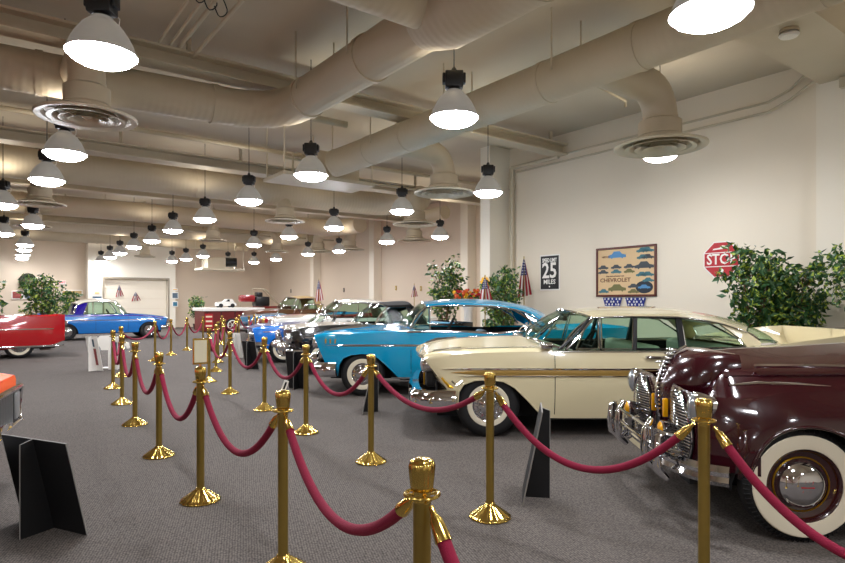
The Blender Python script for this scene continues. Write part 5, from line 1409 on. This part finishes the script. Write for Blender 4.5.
# ================================================================ far wall details
def back_empty(name, label, cat, px, py, a=35.49):
    q = (px-CX)/F; Y = a/(.8-.6*q); return empty(name, label, cat, (q*Y, Y, CH+(HZ-py)*Y/F), TH)
def pic(px, py, w_, h_, label, m, a=35.46, rows=2):
    t = back_empty('framed_picture', label, 'picture', px, py, a)
    bm = newbm(); bbox(bm, -w_/2, w_/2, -.03, 0, -h_/2, h_/2, .005, 1); obj('frame', bm, M_white, t)
    bm = newbm(); box(bm, -w_/2+.04, w_/2-.04, -.036, -.03, -h_/2+.04, h_/2-.04); obj('print', bm, m, t)
    return t
pic(17, 295, .45, .42, 'blue and red car picture on the back wall at far left', M_pic2)
pic(27, 295, .3, .4, 'smaller picture right of the blue and red one on the back wall', M_pic)
pic(97, 298.5, .5, .3, 'blue picture left of the overhead door', M_pic, 34.66)
pic(97, 293, .3, .14, 'small yellow plaque above the picture left of the door', MATS['bloom_yellow'], 34.66)
pic(175, 295.5, .36, .36, 'upper blue picture right of the overhead door', M_pic, 34.66)
pic(175, 304, .3, .3, 'lower blue picture right of the overhead door', mat('photo_teal', '#2f6f8a', .5, 0, 0, .5, 8), 34.66)
pic(175, 289.5, .3, .12, 'small yellow plaque on top of the pictures right of the door', MATS['bloom_yellow'], 34.66)
pic(72, 293, .95, .32, 'long pale framed board on the back wall left of the bay', mat('tan_board', '#c9a874', .5))
t = back_empty('wreath', 'round dark wreath on the back wall above the left tree', 'wreath', 28, 281, 35.3)
bm = newbm(); tube(bm, [(.3*math.cos(i*PI/14), -.05, .3*math.sin(i*PI/14)) for i in range(29)], .09, 10, False); obj('ring', bm, mat('dark_greenery', '#2a2c1c', .8, 0, 0, .4, 20), t)
bm = newbm(); leafcloud(bm, (0, -.1, 0), (.4, .06, .4), 180, .14, random.Random(5)); obj('leaves', bm, [M_leaf, M_leafy], t)
t = back_empty('exit_sign', 'small red exit sign on the back wall', 'sign', 62, 282.5, 35.46)
bm = newbm(); bbox(bm, -.17, .17, -.06, 0, -.1, .1, .01, 1); obj('housing', bm, M_white, t)
text('EXIT', .15, mat('exit_red', '#ff4050', .5, emit=1.2), t, (0, -.063, 0), rx)
for px, py in ((291, 291), (344, 290), (396, 288), (421, 288.5)):
    q = (px-CX)/F; Y = 14.59/(.8*q+.6)
    t = empty('wall_plate', {291: 'dark wall plate left of the far flag', 344: 'dark wall plate right of the far flag', 396: 'faint wall plate left of the small faded flag', 421: 'wall plate right of the small faded flag'}[px], 'wall plate', (q*Y, Y, CH+(HZ-py)*Y/F), WR)
    bm = newbm(); bbox(bm, -.06, .06, -.02, 0, -.1, .1, .005, 1); obj('plate', bm, M_dark if px < 350 else M_brassp, t)
    bm = newbm(); box(bm, -.02, .02, -.026, -.02, -.04, .04); obj('switch', bm, M_pipe, t)

# ================================================================ red display platform at the back
o = at(189, 331, 27.5); 
t = empty('display_platform', 'long red sided platform with cream top edge at the back', 'platform', R(8.6, 28.9, 0), TH)
M_rp = mat('red_panel', '#6e1512', .5, 0, 0, .15, 6)
bm = newbm(); bbox(bm, 0, 4.4, 0, 1.6, .05, 1.02, .02); obj('side_panels', bm, M_rp, t)
bm = newbm(); bbox(bm, -.08, 3.0, -.08, 1.68, 1.02, 1.18, .02); obj('top_edge', bm, M_white, t)
bm = newbm(); bbox(bm, 3.0, 4.45, -.05, 1.65, 1.02, 1.24, .02); obj('raised_end', bm, M_rp, t)
bm = newbm()
for k in range(7): bbox(bm, .1+.68*k, .16+.68*k, -.03, .02, .05, 1.02, .01, 1)
obj('battens', bm, mat('dark_red_batten', '#4c0d0c', .5), t)
t = empty('spare_wheel', 'white rimmed wheel leaning on the red platform', 'wheel', R(9.9, 28.78, .33), TH)
bm = newbm(); Mx = Matrix.Rotation(PI/2, 4, 'X'); lathe(bm, [(.24, -.07), (.32, -.07), (.33, 0), (.32, .05), (.24, .06), (.23, 0)], 32, Mx); obj('tyre', bm, M_tyre, t, smooth='a')
bm = newbm(); lathe(bm, [(.25, .065), (.2, .065), (.2, .02), (.25, .02)], 32, Mx); obj('rim', bm, M_white, t)
bm = newbm()
for k in range(6): rod(bm, (0, -.03, 0), (.22*math.cos(k*PI/3), -.03, .22*math.sin(k*PI/3)), .015, 6)
obj('spokes', bm, M_white, t)
t = empty('pedal_car', 'small white pedal car on the platform', 'toy car', R(9.8, 29.5, 1.185), TH)
bm = newbm(); prism(bm, [(-.45, .08), (-.45, .25), (-.1, .3), (.05, .42), (.3, .42), (.4, .25), (.5, .2), (.5, .08)], -.2, .2, MX); obj('body', bm, M_white, t)
bm = newbm()
for x in (-.28, .3):
    for y in (-.22, .22): rod(bm, (x, y-.03, .1), (x, y+.03, .1), .1, 16)
obj('wheels', bm, M_tyre, t)
bm = newbm(); prism(bm, [(-.02, .3), (.07, .40), (.16, .40), (.16, .3)], -.205, .205, MX); obj('window', bm, M_dark, t)
t = empty('engine_display', 'dark red machine with wire frame on the platform end', 'machine', R(11.2, 29.3, 1.24), TH)
bm = newbm(); bbox(bm, -.75, .0, -.25, .25, .22, .58, .1, 3); obj('red_tank', bm, mat('tank_red', '#8e1620', .3, 0, .6), t, smooth='a')
bm = newbm(); bbox(bm, .0, .75, -.3, .3, .0, .5, .08, 2); bbox(bm, .1, .4, -.2, .2, .5, .72, .04, 2); obj('engine_block', bm, M_dark, t, smooth='a')
bm = newbm(); tube(bm, [(-.1, 0, .9), (.6, 0, .88), (1.4, 0, .05)], .03, 8); tube(bm, [(.55, .2, .85), (1.0, .2, .4), (1.5, .2, .02)], .02, 8); rod(bm, (-.7, 0, 0), (-.7, 0, .3), .03); rod(bm, (-.1, 0, .5), (-.1, 0, .92), .02); obj('wire_frame', bm, M_pipe, t)
